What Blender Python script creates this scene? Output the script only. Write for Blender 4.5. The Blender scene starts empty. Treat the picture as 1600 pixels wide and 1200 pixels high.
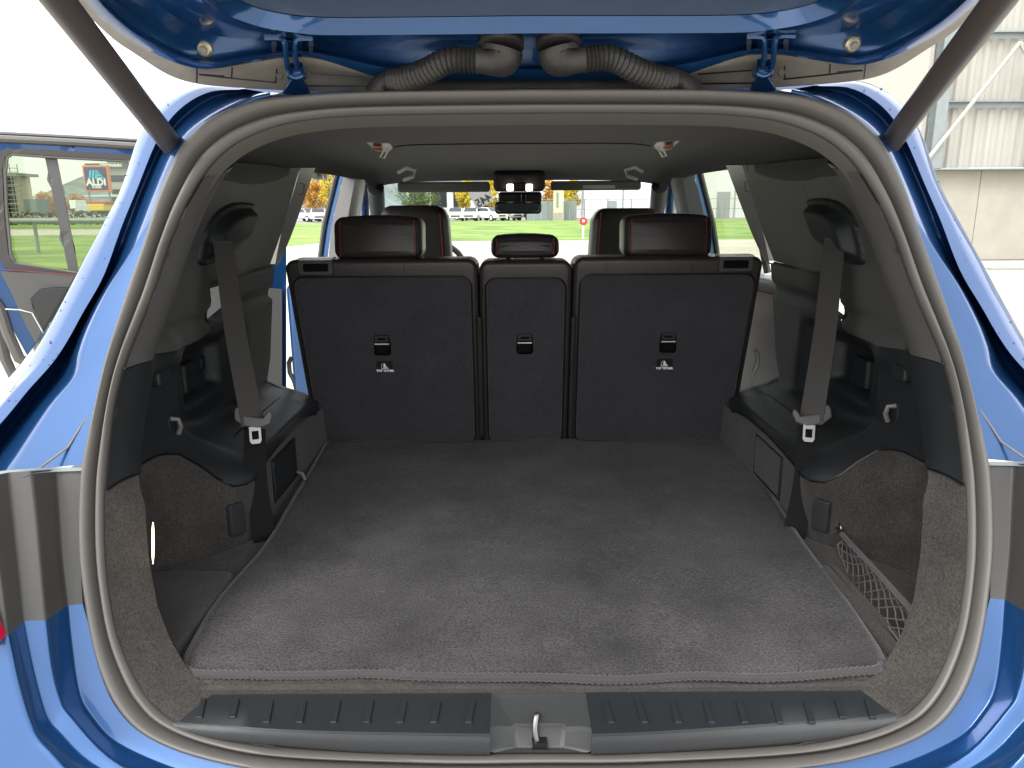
import bpy, bmesh, math, random
import numpy as np
from mathutils import Vector, Matrix
from mathutils.geometry import delaunay_2d_cdt
random.seed(7); np.random.seed(7)
SC = bpy.context.scene
COL = SC.collection
R = math.radians

# ------------------------------------------------------------------ camera
CAM = np.array([-.029, 0, 1.31]); PITCH = R(13.4); ROLL = R(-.35); FPX = 1150.
_cp, _sp, _cr, _sr = math.cos(PITCH), math.sin(PITCH), math.cos(ROLL), math.sin(ROLL)
_AX = np.array([1, 0, 0.]); _AY = np.array([0, _sp, _cp]); _AZ = np.array([0, -_cp, _sp])
_BX = _cr*_AX+_sr*_AY; _BY = -_sr*_AX+_cr*_AY
cd = bpy.data.cameras.new('camera'); co = bpy.data.objects.new('camera', cd); COL.objects.link(co)
co.matrix_world = Matrix(((_BX[0], _BY[0], _AZ[0], CAM[0]), (_BX[1], _BY[1], _AZ[1], CAM[1]), (_BX[2], _BY[2], _AZ[2], CAM[2]), (0, 0, 0, 1)))
cd.sensor_width = 36; cd.lens = FPX/1600*36; cd.clip_start = .02; cd.clip_end = 6000
SC.camera = co

# ------------------------------------------------------------------ light
SUN_EL, SUN_AZ = 52, 215          # azimuth clockwise from +Y: behind the camera, a little left
w = bpy.data.worlds.new('World'); SC.world = w; w.use_nodes = True
nt = w.node_tree; nt.nodes.clear()
sky = nt.nodes.new('ShaderNodeTexSky'); sky.sky_type = 'NISHITA'; sky.sun_disc = False
sky.sun_elevation = R(SUN_EL); sky.sun_rotation = R(SUN_AZ); sky.air_density = 1.0; sky.dust_density = 6.0; sky.ozone_density = 1.0
hs = nt.nodes.new('ShaderNodeHueSaturation'); hs.inputs['Saturation'].default_value = .12
bg = nt.nodes.new('ShaderNodeBackground'); bg.inputs['Strength'].default_value = .15
wo = nt.nodes.new('ShaderNodeOutputWorld')
ov = nt.nodes.new('ShaderNodeMix'); ov.data_type = 'RGBA'; ov.inputs[0].default_value = .6; ov.inputs[7].default_value = (8.2, 8.35, 8.6, 1)   # even cloud cover
nt.links.new(sky.outputs[0], hs.inputs['Color']); nt.links.new(hs.outputs[0], ov.inputs[6]); nt.links.new(ov.outputs[2], bg.inputs['Color']); nt.links.new(bg.outputs[0], wo.inputs[0])
sd = bpy.data.lights.new('sun', 'SUN'); sd.energy = .6; sd.angle = R(20); sd.color = (1, .97, .93)
so = bpy.data.objects.new('sun', sd); COL.objects.link(so); so.location = (0, 0, 30)
_d = Vector((math.sin(R(SUN_AZ))*math.cos(R(SUN_EL)), math.cos(R(SUN_AZ))*math.cos(R(SUN_EL)), math.sin(R(SUN_EL))))
so.rotation_euler = _d.to_track_quat('Z', 'Y').to_euler()
SC.view_settings.view_transform = 'Standard'; SC.view_settings.look = 'None'
SC.view_settings.exposure = 1.38; SC.view_settings.gamma = 1.0
SC.cycles.max_bounces = 10; SC.cycles.transparent_max_bounces = 16
try: SC.cycles.use_denoising = True
except Exception: pass

# ------------------------------------------------------------------ photo rays -> points in the place
def ray(u, v): return _BX*(u-800)/FPX+_BY*(600-v)/FPX-_AZ
def PY(u, v, y): d = ray(u, v); return CAM+d*(y/d[1])
def PX(u, v, x): d = ray(u, v); return CAM+d*((x-CAM[0])/d[0])
def PZ(u, v, z): d = ray(u, v); return CAM+d*((z-CAM[2])/d[2])
def PO(u, v, off=0.):
    d = ray(u, v); s = (.76+.43*(CAM[2]-.66)+off)/(d[1]-.43*d[2]); return CAM+d*s
def yo(z): return .76+.43*(z-.66)
def mx(p): return np.array([-p[0], p[1], p[2]])
def sm(a, b, t):
    t = min(1, max(0, (t-a)/(b-a))); return t*t*(3-2*t)
def mix(a, b, t): return a+(b-a)*t

# ------------------------------------------------------------------ materials
MATS = {}
def mat(name, col, rough=.5, metal=0., coat=0., bump=0., bscale=200., var=0., vscale=8., sheen=0., spec=.5, emit=None, estr=0., flake=False, detail=6., col2=None, speck=0.):
    m = bpy.data.materials.new(name); m.use_nodes = True; n = m.node_tree; b = n.nodes['Principled BSDF']
    b.inputs['Base Color'].default_value = (*col, 1); b.inputs['Roughness'].default_value = rough; b.inputs['Metallic'].default_value = metal
    b.inputs['Coat Weight'].default_value = coat; b.inputs['Coat Roughness'].default_value = .03
    b.inputs['Specular IOR Level'].default_value = spec
    if sheen: b.inputs['Sheen Weight'].default_value = sheen; b.inputs['Sheen Roughness'].default_value = .5
    tc = n.nodes.new('ShaderNodeTexCoord')
    if var:
        nz = n.nodes.new('ShaderNodeTexNoise'); nz.inputs['Scale'].default_value = vscale; nz.inputs['Detail'].default_value = detail
        nz.inputs['Roughness'].default_value = .65
        rp = n.nodes.new('ShaderNodeValToRGB'); rp.color_ramp.elements[0].position = .3; rp.color_ramp.elements[1].position = .72
        lo = [c*(1-var) for c in col]; hi = [c*(1+var) for c in (col2 or col)]
        rp.color_ramp.elements[0].color = (*lo, 1); rp.color_ramp.elements[1].color = (*hi, 1)
        n.links.new(tc.outputs['Object'], nz.inputs['Vector']); n.links.new(nz.outputs['Fac'], rp.inputs['Fac'])
        last = rp.outputs['Color']
        if speck:      # fibre-level speckle
            n2 = n.nodes.new('ShaderNodeTexNoise'); n2.inputs['Scale'].default_value = 330; n2.inputs['Detail'].default_value = 3
            mp = n.nodes.new('ShaderNodeMapRange'); mp.inputs[1].default_value = .3; mp.inputs[2].default_value = .7; mp.inputs[3].default_value = 1-.62*speck; mp.inputs[4].default_value = 1+.75*speck
            mm = n.nodes.new('ShaderNodeMix'); mm.data_type = 'RGBA'; mm.blend_type = 'MULTIPLY'; mm.inputs[0].default_value = 1
            n.links.new(tc.outputs['Object'], n2.inputs['Vector']); n.links.new(n2.outputs['Fac'], mp.inputs[0])
            n.links.new(last, mm.inputs[6]); n.links.new(mp.outputs[0], mm.inputs[7]); last = mm.outputs[2]
        n.links.new(last, b.inputs['Base Color'])
        rm = n.nodes.new('ShaderNodeMapRange'); rm.inputs[3].default_value = max(0, rough-.08); rm.inputs[4].default_value = min(1, rough+.1)
        n.links.new(nz.outputs['Fac'], rm.inputs[0])
        if rough > .15: n.links.new(rm.outputs[0], b.inputs['Roughness'])
    if bump:
        bn = n.nodes.new('ShaderNodeTexNoise'); bn.inputs['Scale'].default_value = bscale; bn.inputs['Detail'].default_value = 3
        bp = n.nodes.new('ShaderNodeBump'); bp.inputs['Strength'].default_value = bump; bp.inputs['Distance'].default_value = .002
        n.links.new(tc.outputs['Object'], bn.inputs['Vector']); n.links.new(bn.outputs['Fac'], bp.inputs['Height']); n.links.new(bp.outputs[0], b.inputs['Normal'])
    if flake:
        vn = n.nodes.new('ShaderNodeTexVoronoi'); vn.inputs['Scale'].default_value = 2500
        bp = n.nodes.new('ShaderNodeBump'); bp.inputs['Strength'].default_value = .12; bp.inputs['Distance'].default_value = .0005
        n.links.new(tc.outputs['Object'], vn.inputs['Vector']); n.links.new(vn.outputs['Distance'], bp.inputs['Height']); n.links.new(bp.outputs[0], b.inputs['Normal'])
    if emit: b.inputs['Emission Color'].default_value = (*emit, 1); b.inputs['Emission Strength'].default_value = estr
    MATS[name] = m; return m
def glass(name, tint, spec=1.1):
    m = bpy.data.materials.new(name); m.use_nodes = True; n = m.node_tree; n.nodes.clear()
    o = n.nodes.new('ShaderNodeOutputMaterial'); t = n.nodes.new('ShaderNodeBsdfTransparent'); g = n.nodes.new('ShaderNodeBsdfGlossy')
    t.inputs[0].default_value = (*tint, 1); g.inputs['Roughness'].default_value = .02; g.inputs['Color'].default_value = (1, 1, 1, 1)
    x = n.nodes.new('ShaderNodeMixShader'); x.inputs[0].default_value = .05
    n.links.new(t.outputs[0], x.inputs[1]); n.links.new(g.outputs[0], x.inputs[2]); n.links.new(x.outputs[0], o.inputs[0])
    MATS[name] = m; return m
paint = mat('blue_paint', (.013, .064, .185), .27, .42, 1.0, flake=True); paint.node_tree.nodes['Principled BSDF'].inputs['Specular Tint'].default_value = (.25, .5, 1, 1)
paintd = paint
rubber = mat('rubber', (.105, .099, .090), .40, bump=.04, bscale=700)
matm = mat('mat_pile', (.046, .0425, .043), .95, bump=1, bscale=430, speck=.95, var=.5, vscale=6.5, sheen=.12, spec=.1)
carpet = mat('carpet', (.047, .043, .039), .95, bump=.6, bscale=800, speck=.6, var=.28, vscale=13, sheen=.15, spec=.1)
seatcarpet = mat('seat_carpet', (.040, .040, .046), .95, bump=.8, bscale=480, speck=.4, var=.15, vscale=9, sheen=.3, spec=.15)
binding = mat('binding', (.036, .032, .033), .8, bump=.6, bscale=500, sheen=.3)
plas = mat('dark_plastic', (.016, .0185, .021), .5, bump=.25, bscale=900, var=.06, vscale=5)
plasg = mat('grey_plastic', (.088, .087, .083), .5, bump=.2, bscale=900, var=.06, vscale=5)
plasl = mat('lower_sill_plastic', (.040, .041, .041), .36, bump=.35, bscale=1000, var=.05, vscale=5)
headl = mat('headliner_cloth', (.016, .0185, .0185), .9, bump=.3, bscale=800, var=.06, sheen=.2)
leather = mat('leather', (.034, .029, .029), .34, bump=.35, bscale=260, var=.08, vscale=10)
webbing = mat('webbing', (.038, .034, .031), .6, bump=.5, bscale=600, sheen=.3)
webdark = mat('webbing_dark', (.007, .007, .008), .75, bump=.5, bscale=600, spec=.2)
steel = mat('steel', (.26, .26, .25), .35, 1.)
greyhard = mat('grey_hard_plastic', (.16, .155, .15), .35)
lightgrey = mat('light_grey_plastic', (.72, .73, .72), .35)
black = mat('black', (.006, .006, .007), .4)
redst = mat('red_stitch', (.30, .03, .035), .6)
hosem = mat('hose_rubber', (.030, .028, .026), .45, bump=.4, bscale=150, var=.2, vscale=20)
spoil = mat('spoiler_plastic', (.36, .33, .28), .6, bump=.3, bscale=120, var=.25, vscale=9)
strutm = mat('strut_plastic', (.075, .062, .055), .4, bump=.08, bscale=90, var=.08)
lampm = mat('lamp_glow', (1, .8, .5), .4, emit=(1, .72, .35), estr=3.2)
lampw = mat('lamp_white', (1, .9, .8), .4, emit=(1, .80, .62), estr=3)
bulb = mat('copper', (.7, .35, .2), .3, .8)
white = mat('white_print', (.8, .8, .8), .5)
grasm = mat('grass', (.12, .24, .03), .9, bump=1, bscale=8, var=.5, vscale=.35, col2=(.19, .28, .05))
asph = mat('pale_paving', (.46, .43, .37), .85, bump=.4, bscale=40, var=.12, vscale=.7)
road = mat('road_asphalt', (.25, .24, .23), .85, bump=.4, bscale=20, var=.12, vscale=.5)
concr = mat('concrete', (.33, .31, .26), .8, bump=.3, bscale=30, var=.12, vscale=1.2)
sheet = mat('sheet_metal', (.39, .38, .335), .5, var=.02, vscale=2)
galv = mat('galvanised', (.24, .27, .27), .45, .3, var=.1, vscale=6)
render_w = mat('white_render', (.6, .61, .6), .7, var=.04, vscale=.3)
bark = mat('bark', (.09, .07, .05), .9, var=.3, vscale=6)
cglass = mat('car_glass', (.03, .035, .04), .08)
tyre = mat('tyre', (.02, .02, .02), .8)
redl = mat('red_lens', (.45, .004, .03), .12, coat=1)
waterm = mat('water_bead', (.014, .055, .18), .08, .4, coat=1)
tonguem = mat('tongue_plastic', (.075, .07, .065), .4)
pockm = mat('pocket_black', (.003, .003, .003), .7, spec=.1)
wglass = glass('window_glass', (.93, .95, .93))
tglass = glass('tinted_glass', (.66, .70, .60))
dglass = mat('dark_glass', (.07, .10, .16), .16, coat=.5)

# ------------------------------------------------------------------ object helpers
def link(o, parent=None):
    COL.objects.link(o)
    if parent is not None: o.parent = parent
    return o
def empty(name, loc=(0, 0, 0), parent=None):
    o = bpy.data.objects.new(name, None); o.location = loc; o.empty_display_size = .1; return link(o, parent)
def tag(o, label=None, cat=None, group=None, kind=None):
    if label: o['label'] = label
    if cat: o['category'] = cat
    if group: o['group'] = group
    if kind: o['kind'] = kind
    return o
def wpos(o):
    p = np.zeros(3)
    while o is not None: p = p+np.array(o.location); o = o.parent
    return p
class MB:
    def __init__(s): s.v = []; s.f = []; s.mi = []
    def add(s, vs, fs, mi=0):
        k = len(s.v); s.v += [tuple(map(float, p)) for p in vs]; s.f += [tuple(i+k for i in f) for f in fs]; s.mi += [mi]*len(fs); return s
    def box(s, c, d, rz=0, mi=0, M=None):
        c = np.array(c, float); h = np.array(d, float)/2; vs = []
        for sx in (-1, 1):
            for sy in (-1, 1):
                for sz in (-1, 1):
                    p = np.array([sx, sy, sz])*h
                    if M is not None: p = M@p
                    elif rz: p = np.array([p[0]*math.cos(rz)-p[1]*math.sin(rz), p[0]*math.sin(rz)+p[1]*math.cos(rz), p[2]])
                    vs.append(c+p)
        return s.add(vs, [(0, 1, 3, 2), (4, 6, 7, 5), (0, 4, 5, 1), (2, 3, 7, 6), (0, 2, 6, 4), (1, 5, 7, 3)], mi)
    def tube(s, pts, r, n=8, cap=True, mi=0):
        pts = [np.array(p, float) for p in pts]; m = len(pts); rr = r if hasattr(r, '__len__') else [r]*m; vs = []; fs = []
        up = None
        for i, p in enumerate(pts):
            t = pts[min(i+1, m-1)]-pts[max(i-1, 0)]; L = np.linalg.norm(t); t = t/L if L > 0 else np.array([0, 0, 1.])
            if up is None: up = np.array([0, 0, 1.]) if abs(t[2]) < .9 else np.array([1., 0, 0])
            a = np.cross(t, up); a /= np.linalg.norm(a)+1e-12; b = np.cross(a, t); up = b
            for k in range(n):
                q = 2*math.pi*k/n; vs.append(p+rr[i]*(a*math.cos(q)+b*math.sin(q)))
        for i in range(m-1):
            for k in range(n): fs.append((i*n+k, i*n+(k+1) % n, (i+1)*n+(k+1) % n, (i+1)*n+k))
        if cap: fs += [tuple(range(n))[::-1], tuple(range((m-1)*n, m*n))]
        return s.add(vs, fs, mi)
    def prism(s, poly, d, mi=0):            # poly: 3D planar loop, d: extrusion vector
        n = len(poly); d = np.array(d, float); P = [np.array(p, float) for p in poly]
        return s.add(P+[p+d for p in P], [tuple(range(n))[::-1], tuple(range(n, 2*n))]+[(i, (i+1) % n, n+(i+1) % n, n+i) for i in range(n)], mi)
    def build(s, name, m, parent=None, smooth=True, origin=None, bevel=0, solid=0, angle=40, segs=2, wn=False):
        me = bpy.data.meshes.new(name); og = np.array(origin, float) if origin is not None else np.zeros(3)
        po = wpos(parent)
        me.from_pydata([tuple(np.array(p)-og) for p in s.v], [], s.f); me.update()
        bm = bmesh.new(); bm.from_mesh(me); bmesh.ops.remove_doubles(bm, verts=bm.verts, dist=1e-6); bmesh.ops.recalc_face_normals(bm, faces=bm.faces); bm.to_mesh(me); bm.free()
        for q in (m if isinstance(m, (list, tuple)) else [m]): me.materials.append(q)
        if isinstance(m, (list, tuple)) and len(me.polygons) == len(s.mi):
            for p, i in zip(me.polygons, s.mi): p.material_index = i
        if smooth:
            me.polygons.foreach_set('use_smooth', [True]*len(me.polygons))
            try: me.set_sharp_from_angle(angle=R(angle))
            except Exception: pass
        o = bpy.data.objects.new(name, me); link(o, parent); o.location = tuple(og-po)
        if solid: md = o.modifiers.new('solid', 'SOLIDIFY'); md.thickness = solid; md.offset = 0
        if bevel: md = o.modifiers.new('bevel', 'BEVEL'); md.width = bevel; md.segments = segs; md.limit_method = 'ANGLE'
        if wn: md = o.modifiers.new('wn', 'WEIGHTED_NORMAL'); md.weight = 80; md.keep_sharp = True
        return o
def crom(pts, n):
    P = np.array(pts, float); m = len(P)
    if m == 2: return [P[0]+(P[1]-P[0])*t for t in np.linspace(0, 1, n)]
    out = []
    for t in np.linspace(0, m-1, n):
        i = min(int(t), m-2); f = t-i
        p0 = P[i-1] if i > 0 else 2*P[0]-P[1]; p1 = P[i]; p2 = P[i+1]; p3 = P[i+2] if i+2 < m else 2*P[-1]-P[-2]
        out.append(.5*((2*p1)+(-p0+p2)*f+(2*p0-5*p1+4*p2-p3)*f*f+(-p0+3*p1-3*p2+p3)*f**3))
    return out
def lin(pts, n):
    P = np.array(pts, float); s = np.r_[0, np.cumsum(np.linalg.norm(np.diff(P, axis=0), axis=1))]
    return [np.array([np.interp(t, s, P[:, k]) for k in range(P.shape[1])]) for t in np.linspace(0, s[-1], n)]
def netmesh(rails, nu, nv=1, sharp=True, mb=None, closed=False):
    RR = [crom(r, nu) for r in rails]
    if not sharp:
        cols = [crom([r[i] for r in RR], (len(RR)-1)*nv+1) for i in range(nu)]; RR = [[cols[i][j] for i in range(nu)] for j in range(len(cols[0]))]
    elif nv > 1:
        new = []
        for a, b in zip(RR[:-1], RR[1:]):
            for k in range(nv): new.append([p+(q-p)*k/nv for p, q in zip(a, b)])
        new.append(RR[-1]); RR = new
    mb = mb or MB(); fs = []; m = len(RR)
    for j in range(m-1):
        for i in range(nu-1): fs.append((j*nu+i, j*nu+i+1, (j+1)*nu+i+1, (j+1)*nu+i))
    return mb.add([p for r in RR for p in r], fs)
def inpoly(pts, poly):
    x, y = pts[:, 0], pts[:, 1]; r = np.zeros(len(pts), bool); n = len(poly)
    for i in range(n):
        x1, y1 = poly[i]; x2, y2 = poly[(i+1) % n]
        if y1 == y2: continue
        c = ((y1 > y) != (y2 > y)) & (x < (x2-x1)*(y-y1)/(y2-y1)+x1); r ^= c
    return r
def loopres(poly, h):
    out = []; P = np.array(poly, float)
    for i in range(len(P)):
        a, b = P[i], P[(i+1) % len(P)]; k = max(1, int(math.ceil(np.linalg.norm(b-a)/h)))
        out += [a+(b-a)*j/k for j in range(k)]
    return out
def segdist(pts, poly):
    P = np.array(poly); d = np.full(len(pts), 1e9)
    for i in range(len(P)):
        a, b = P[i], P[(i+1) % len(P)]; ab = b-a; L = ab@ab+1e-15
        t = np.clip(((pts-a)@ab)/L, 0, 1); q = a+t[:, None]*ab; d = np.minimum(d, np.linalg.norm(pts-q, axis=1))
    return d
def patch(poly, h, fn, holes=(), mb=None, guides=()):
    loops = [loopres(poly, h)]+[loopres(q, h) for q in holes]
    B = np.array(poly); lo, hi = B.min(0), B.max(0); g = []
    j = 0
    for y in np.arange(lo[1], hi[1], h*.87):
        j += 1
        for x in np.arange(lo[0]+(h/2 if j % 2 else 0), hi[0], h): g.append((x, y))
    g = np.array(g); k = inpoly(g, poly) & (segdist(g, poly) > h*.45)
    for q in holes: k &= ~inpoly(g, q) & (segdist(g, q) > h*.45)
    for q in guides: k &= segdist(g, list(q)+list(q)[::-1]) > h*.3
    g = g[k]; vs = []; es = []
    for L in loops:
        s = len(vs); n = len(L); vs += [Vector((float(p[0]), float(p[1]))) for p in L]; es += [(s+i, s+(i+1) % n) for i in range(n)]
    for q in guides:
        q = [p for p in lin([np.array(p) for p in q], 60)]; q = np.array(q); kk = inpoly(q, poly) & (segdist(q, poly) > h*.25); q = q[kk]; vs += [Vector((float(p[0]), float(p[1]))) for p in q]
    vs += [Vector((float(p[0]), float(p[1]))) for p in g]
    V, E_, Fc, *_ = delaunay_2d_cdt(vs, es, [], 0, 1e-7)
    V = np.array([tuple(p) for p in V]); fs = [tuple(f) for f in Fc]
    C = np.array([V[list(f)].mean(0) for f in fs]); keep = inpoly(C, poly)
    for q in holes: keep &= ~inpoly(C, q)
    mb = mb or MB()
    return mb.add([fn(p[0], p[1]) for p in V], [f for f, k in zip(fs, keep) if k])
def rrect(x0, x1, z0, z1, r, n=6, inset=0., m=5):
    x0 += inset; x1 -= inset; z0 += inset; z1 -= inset; r = max(.0005, r-inset); out = []
    cs = ((x1-r, z1-r, 0), (x0+r, z1-r, 90), (x0+r, z0+r, 180), (x1-r, z0+r, 270))
    for q, (cx, cz, a0) in enumerate(cs):
        for k in range(n+1): a = R(a0+90*k/n); out.append((cx+r*math.cos(a), cz+r*math.sin(a)))
        a = out[-1]; cx, cz, a0 = cs[(q+1) % 4]; b = (cx+r*math.cos(R(a0)), cz+r*math.sin(R(a0)))
        for k in range(1, m+1): t = k/(m+1); out.append((a[0]+(b[0]-a[0])*t, a[1]+(b[1]-a[1])*t))
    return out
def pillow(name, x0, x1, z0, z1, r, y0, y1, e, m, parent, fn=None, crown=.0, origin=None):
    """rounded block: outline rrect in x,z; rear face y0, front y1; edge rounding e"""
    rings = []; K = 5
    for k in range(K+1): a = R(90*k/K); rings.append((e*(1-math.sin(a)), y0+e*(1-math.cos(a))))
    rings = rings[::1]
    seq = [(e*(1-math.sin(R(90*k/K))), y0+e*(1-math.cos(R(90*k/K)))) for k in range(K+1)]
    seq += [(e*(1-math.cos(R(90*k/K))), y1-e*(1-math.sin(R(90*k/K)))) for k in range(K+1)]
    cx, cz = (x0+x1)/2, (z0+z1)/2; mb = MB(); n = len(rrect(x0, x1, z0, z1, r)); vs = []; fs = []
    S = [(.0, None)]
    full = []
    for s in (.05, .35, .65, .88): full.append(('in0', s))
    RR = []
    base0 = rrect(x0, x1, z0, z1, r, inset=seq[0][0]); base1 = rrect(x0, x1, z0, z1, r, inset=seq[-1][0])
    for s in (.02, .2, .4, .6, .8, .93): RR.append([(cx+(p[0]-cx)*s, y0-crown*max(0,1-((p[0]-cx)*s/(x1-x0)*2)**2)*max(0,1-((p[1]-cz)*s/(z1-z0)*2)**2), cz+(p[1]-cz)*s) for p in base0])
    for ins, y in seq: RR.append([(p[0], y, p[1]) for p in rrect(x0, x1, z0, z1, r, inset=ins)])
    for s in (.93, .8, .6, .4, .2, .02): RR.append([(cx+(p[0]-cx)*s, y1+crown*max(0,1-((p[0]-cx)*s/(x1-x0)*2)**2)*max(0,1-((p[1]-cz)*s/(z1-z0)*2)**2), cz+(p[1]-cz)*s) for p in base1])
    fn = fn or (lambda p: p)
    for ring in RR: vs += [fn(np.array(p, float)) for p in ring]
    for j in range(len(RR)-1):
        for i in range(n): fs.append((j*n+i, j*n+(i+1) % n, (j+1)*n+(i+1) % n, (j+1)*n+i))
    fs += [tuple(range(n))[::-1], tuple(range((len(RR)-1)*n, len(RR)*n))]
    mb.add(vs, fs); return mb.build(name, m, parent, origin=origin, angle=60)
def text(name, s, size, M4, m, parent, flip=False, ext=.0, bold=0.):
    c = bpy.data.curves.new(name, 'FONT'); c.body = s; c.size = size; c.align_x = 'CENTER'; c.align_y = 'CENTER'; c.extrude = ext; c.offset = bold; c.resolution_u = 2
    t = bpy.data.objects.new(name, c); COL.objects.link(t); dg = bpy.context.evaluated_depsgraph_get(); me = bpy.data.meshes.new_from_object(t.evaluated_get(dg))
    bpy.data.objects.remove(t); bpy.data.curves.remove(c)
    if flip: me.transform(Matrix.Scale(-1, 4, (1, 0, 0)))
    me.transform(M4); po = wpos(parent); me.transform(Matrix.Translation(tuple(-po)))
    me.materials.clear(); me.materials.append(m); me.name = name
    o = bpy.data.objects.new(name, me); return link(o, parent)
def frame(c, xa, ya):
    xa = Vector(xa).normalized(); za = xa.cross(Vector(ya)).normalized(); ya = za.cross(xa)
    return Matrix(((xa[0], ya[0], za[0], c[0]), (xa[1], ya[1], za[1], c[1]), (xa[2], ya[2], za[2], c[2]), (0, 0, 0, 1)))

# ================================================================== GROUND, BIG THINGS
def ground(name, poly, z, m, kind='structure'):
    mb = MB(); mb.prism([(x, y, z) for x, y in poly], (0, 0, -.05)); o = mb.build(name, m, smooth=False); o['kind'] = kind; return o
ground('ground', [(-1500, -600), (1500, -600), (1500, 3000), (-1500, 3000)], -.02, road)
ground('pavement', [(-60, -40), (60, -40), (60, 33), (-60, 33)], 0, asph)
def lawn_h(x, y): return .02
ground('lawn', [(-60, 14), (-10.4, 16.4), (-7.6, 31.5), (60, 31.5), (60, 83), (-12, 83), (-14, 58), (-60, 58)], .02, grasm)
ground('road', [(-60, 40), (-16, 41), (-15, 52), (-60, 56)], .06, asph)
ground('far_lawn', [(-60, 62), (-16, 62), (-16, 76), (-60, 76)], .03, grasm)
# distant hill
mb = MB(); hp = []; hx = np.linspace(-1000, 500, 40)
hz = [5+150*math.exp(-((x+620)/330)**2)+35*math.sin(x*.011)+18*math.sin(x*.037+1) for x in hx]
RR = [[(x, 1500, -5) for x in hx], [(x, 1700, z*.6) for x, z in zip(hx, hz)], [(x, 1950, max(5, z)) for x, z in zip(hx, hz)], [(x, 2300, -5) for x in hx]]
hill = netmesh(RR, 80, 3, sharp=False).build('hill', mat('hill_hazed', (.16, .20, .19), .9, var=.4, vscale=.02)); hill['kind'] = 'structure'  # pale greyed base colour has the distance haze mixed in

# ---------------- steel shed on the right
def shed():
    root = empty('industrial_shed', (9.7, 18.3, 0)); tag(root, 'pale corrugated steel shed with concrete base wall, right of the car', 'shed')
    x0, x1, Y = 9.75, 34, 18.3
    for a, b in ((x0, 11.25), (11.25, 15.3), (15.3, 20.8), (20.8, 26.3), (26.3, x1)):
        MB().box(((a+b)/2, Y+.12, 1.08), (b-a-.015, .24, 2.12)).build('concrete_panel', concr, root, bevel=.008, smooth=False)
    # corrugated sheets: each bay its own sheet
    def corr(a, b, z0, z1, y):
        mb = MB(); pts = []; x = a; p = .29
        while x < b-1e-3:
            for dx, dy in ((0, 0), (.06, 0), (.10, -.055), (.20, -.055), (.24, 0)): pts.append((min(x+dx, b), y+dy))
            x += p
        vs = [(q[0], q[1], z) for z in (z0, z1) for q in pts]; n = len(pts)
        mb.add(vs, [(i, i+1, n+i+1, n+i) for i in range(n-1)]); return mb
    for a, b in ((9.75, 12.4), (12.4, 15.3), (15.3, 20.8), (20.8, 26.3), (26.3, 34)):
        for z0, z1 in ((2.2, 5.16), (5.17, 9.2)):
            corr(a+.01, b-.01, z0, z1, Y+.16+(.01 if z0 > 3 else 0)).build('corrugated_sheet', sheet, root, smooth=False, solid=.006)
    def ibeam(xc, z0, z1, wd=.26):
        mb = MB(); mb.box((xc, Y-.30, (z0+z1)/2), (wd, .02, z1-z0)); mb.box((xc, Y-.02, (z0+z1)/2), (wd, .02, z1-z0)); mb.box((xc, Y-.16, (z0+z1)/2), (.015, .26, z1-z0)); return mb
    for xc in (9.95, 12.45, 15.3, 20.8, 26.3): ibeam(xc, 2.16, 9.2).build('steel_column', galv, root, smooth=False)
    for z in (3.62, 5.12, 6.7, 8.2):
        for a, b in ((10.1, 12.3), (12.6, 15.15), (15.45, 20.6), (20.95, 26.1)):
            m = MB(); m.box(((a+b)/2, Y+.0, z), (b-a, .03, .15)); m.box(((a+b)/2, Y-.06, z+.06), (b-a, .12, .03)); m.build('purlin', galv, root, smooth=False)
    MB().tube([PY(1447, 252, Y-.34), PY(1594, 66, Y-.34)], .05, 6).build('diagonal_brace', sheet, root)
    MB().tube([PY(1594, 66, Y-.36)+np.array([0, 0, 0]), PY(1700, 250, Y-.36)], .05, 6).build('diagonal_brace', sheet, root)
    MB().box(((x0+x1)/2, Y-.1, 2.155), (x1-x0, .42, .03)).build('wall_capping', galv, root, smooth=False)
    MB().box(((x0+x1)/2, Y+1.5, 9.4), (x1-x0+.4, 4, .15)).build('roof_edge', sheet, root, smooth=False)
    MB().box((x0-.02, Y+4, 4.6), (.1, 8, 9.2)).build('end_wall', sheet, root, smooth=False)
shed()
for i, (yy, h) in enumerate(((15.6, .05), (13.2, .04))):
    o = MB().box((22, yy, h/2), (24, .22, h)).build('kerb', concr, smooth=False, bevel=.01); tag(o, ['low concrete kerb nearest the steel shed base wall', 'low concrete kerb further from the steel shed'][i], 'kerb')

def unseen_hall():  # invented building out of view, only gives the paint something to reflect
    root = empty('reflection_hall', (-6, -60, 0)); tag(root, 'unseen low grey hall with dark doors, added behind the camera for paint reflections', 'building')
    MB().box((-6, -66, 3.6), (46, 12, 7.2)).build('wall', MATS['concrete'], root, smooth=False)
    for x in (-24, -16, -8, 0, 8): MB().box((x, -59.95, 2.4), (5.2, .2, 4.8)).build('roller_door', mat('door_dark_%d' % x, (.05, .055, .06), .5), root, smooth=False)
    MB().box((-6, -60.4, 7.35), (47, 2.2, .3)).build('roof_edge', galv, root, smooth=False)
unseen_hall()
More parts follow.
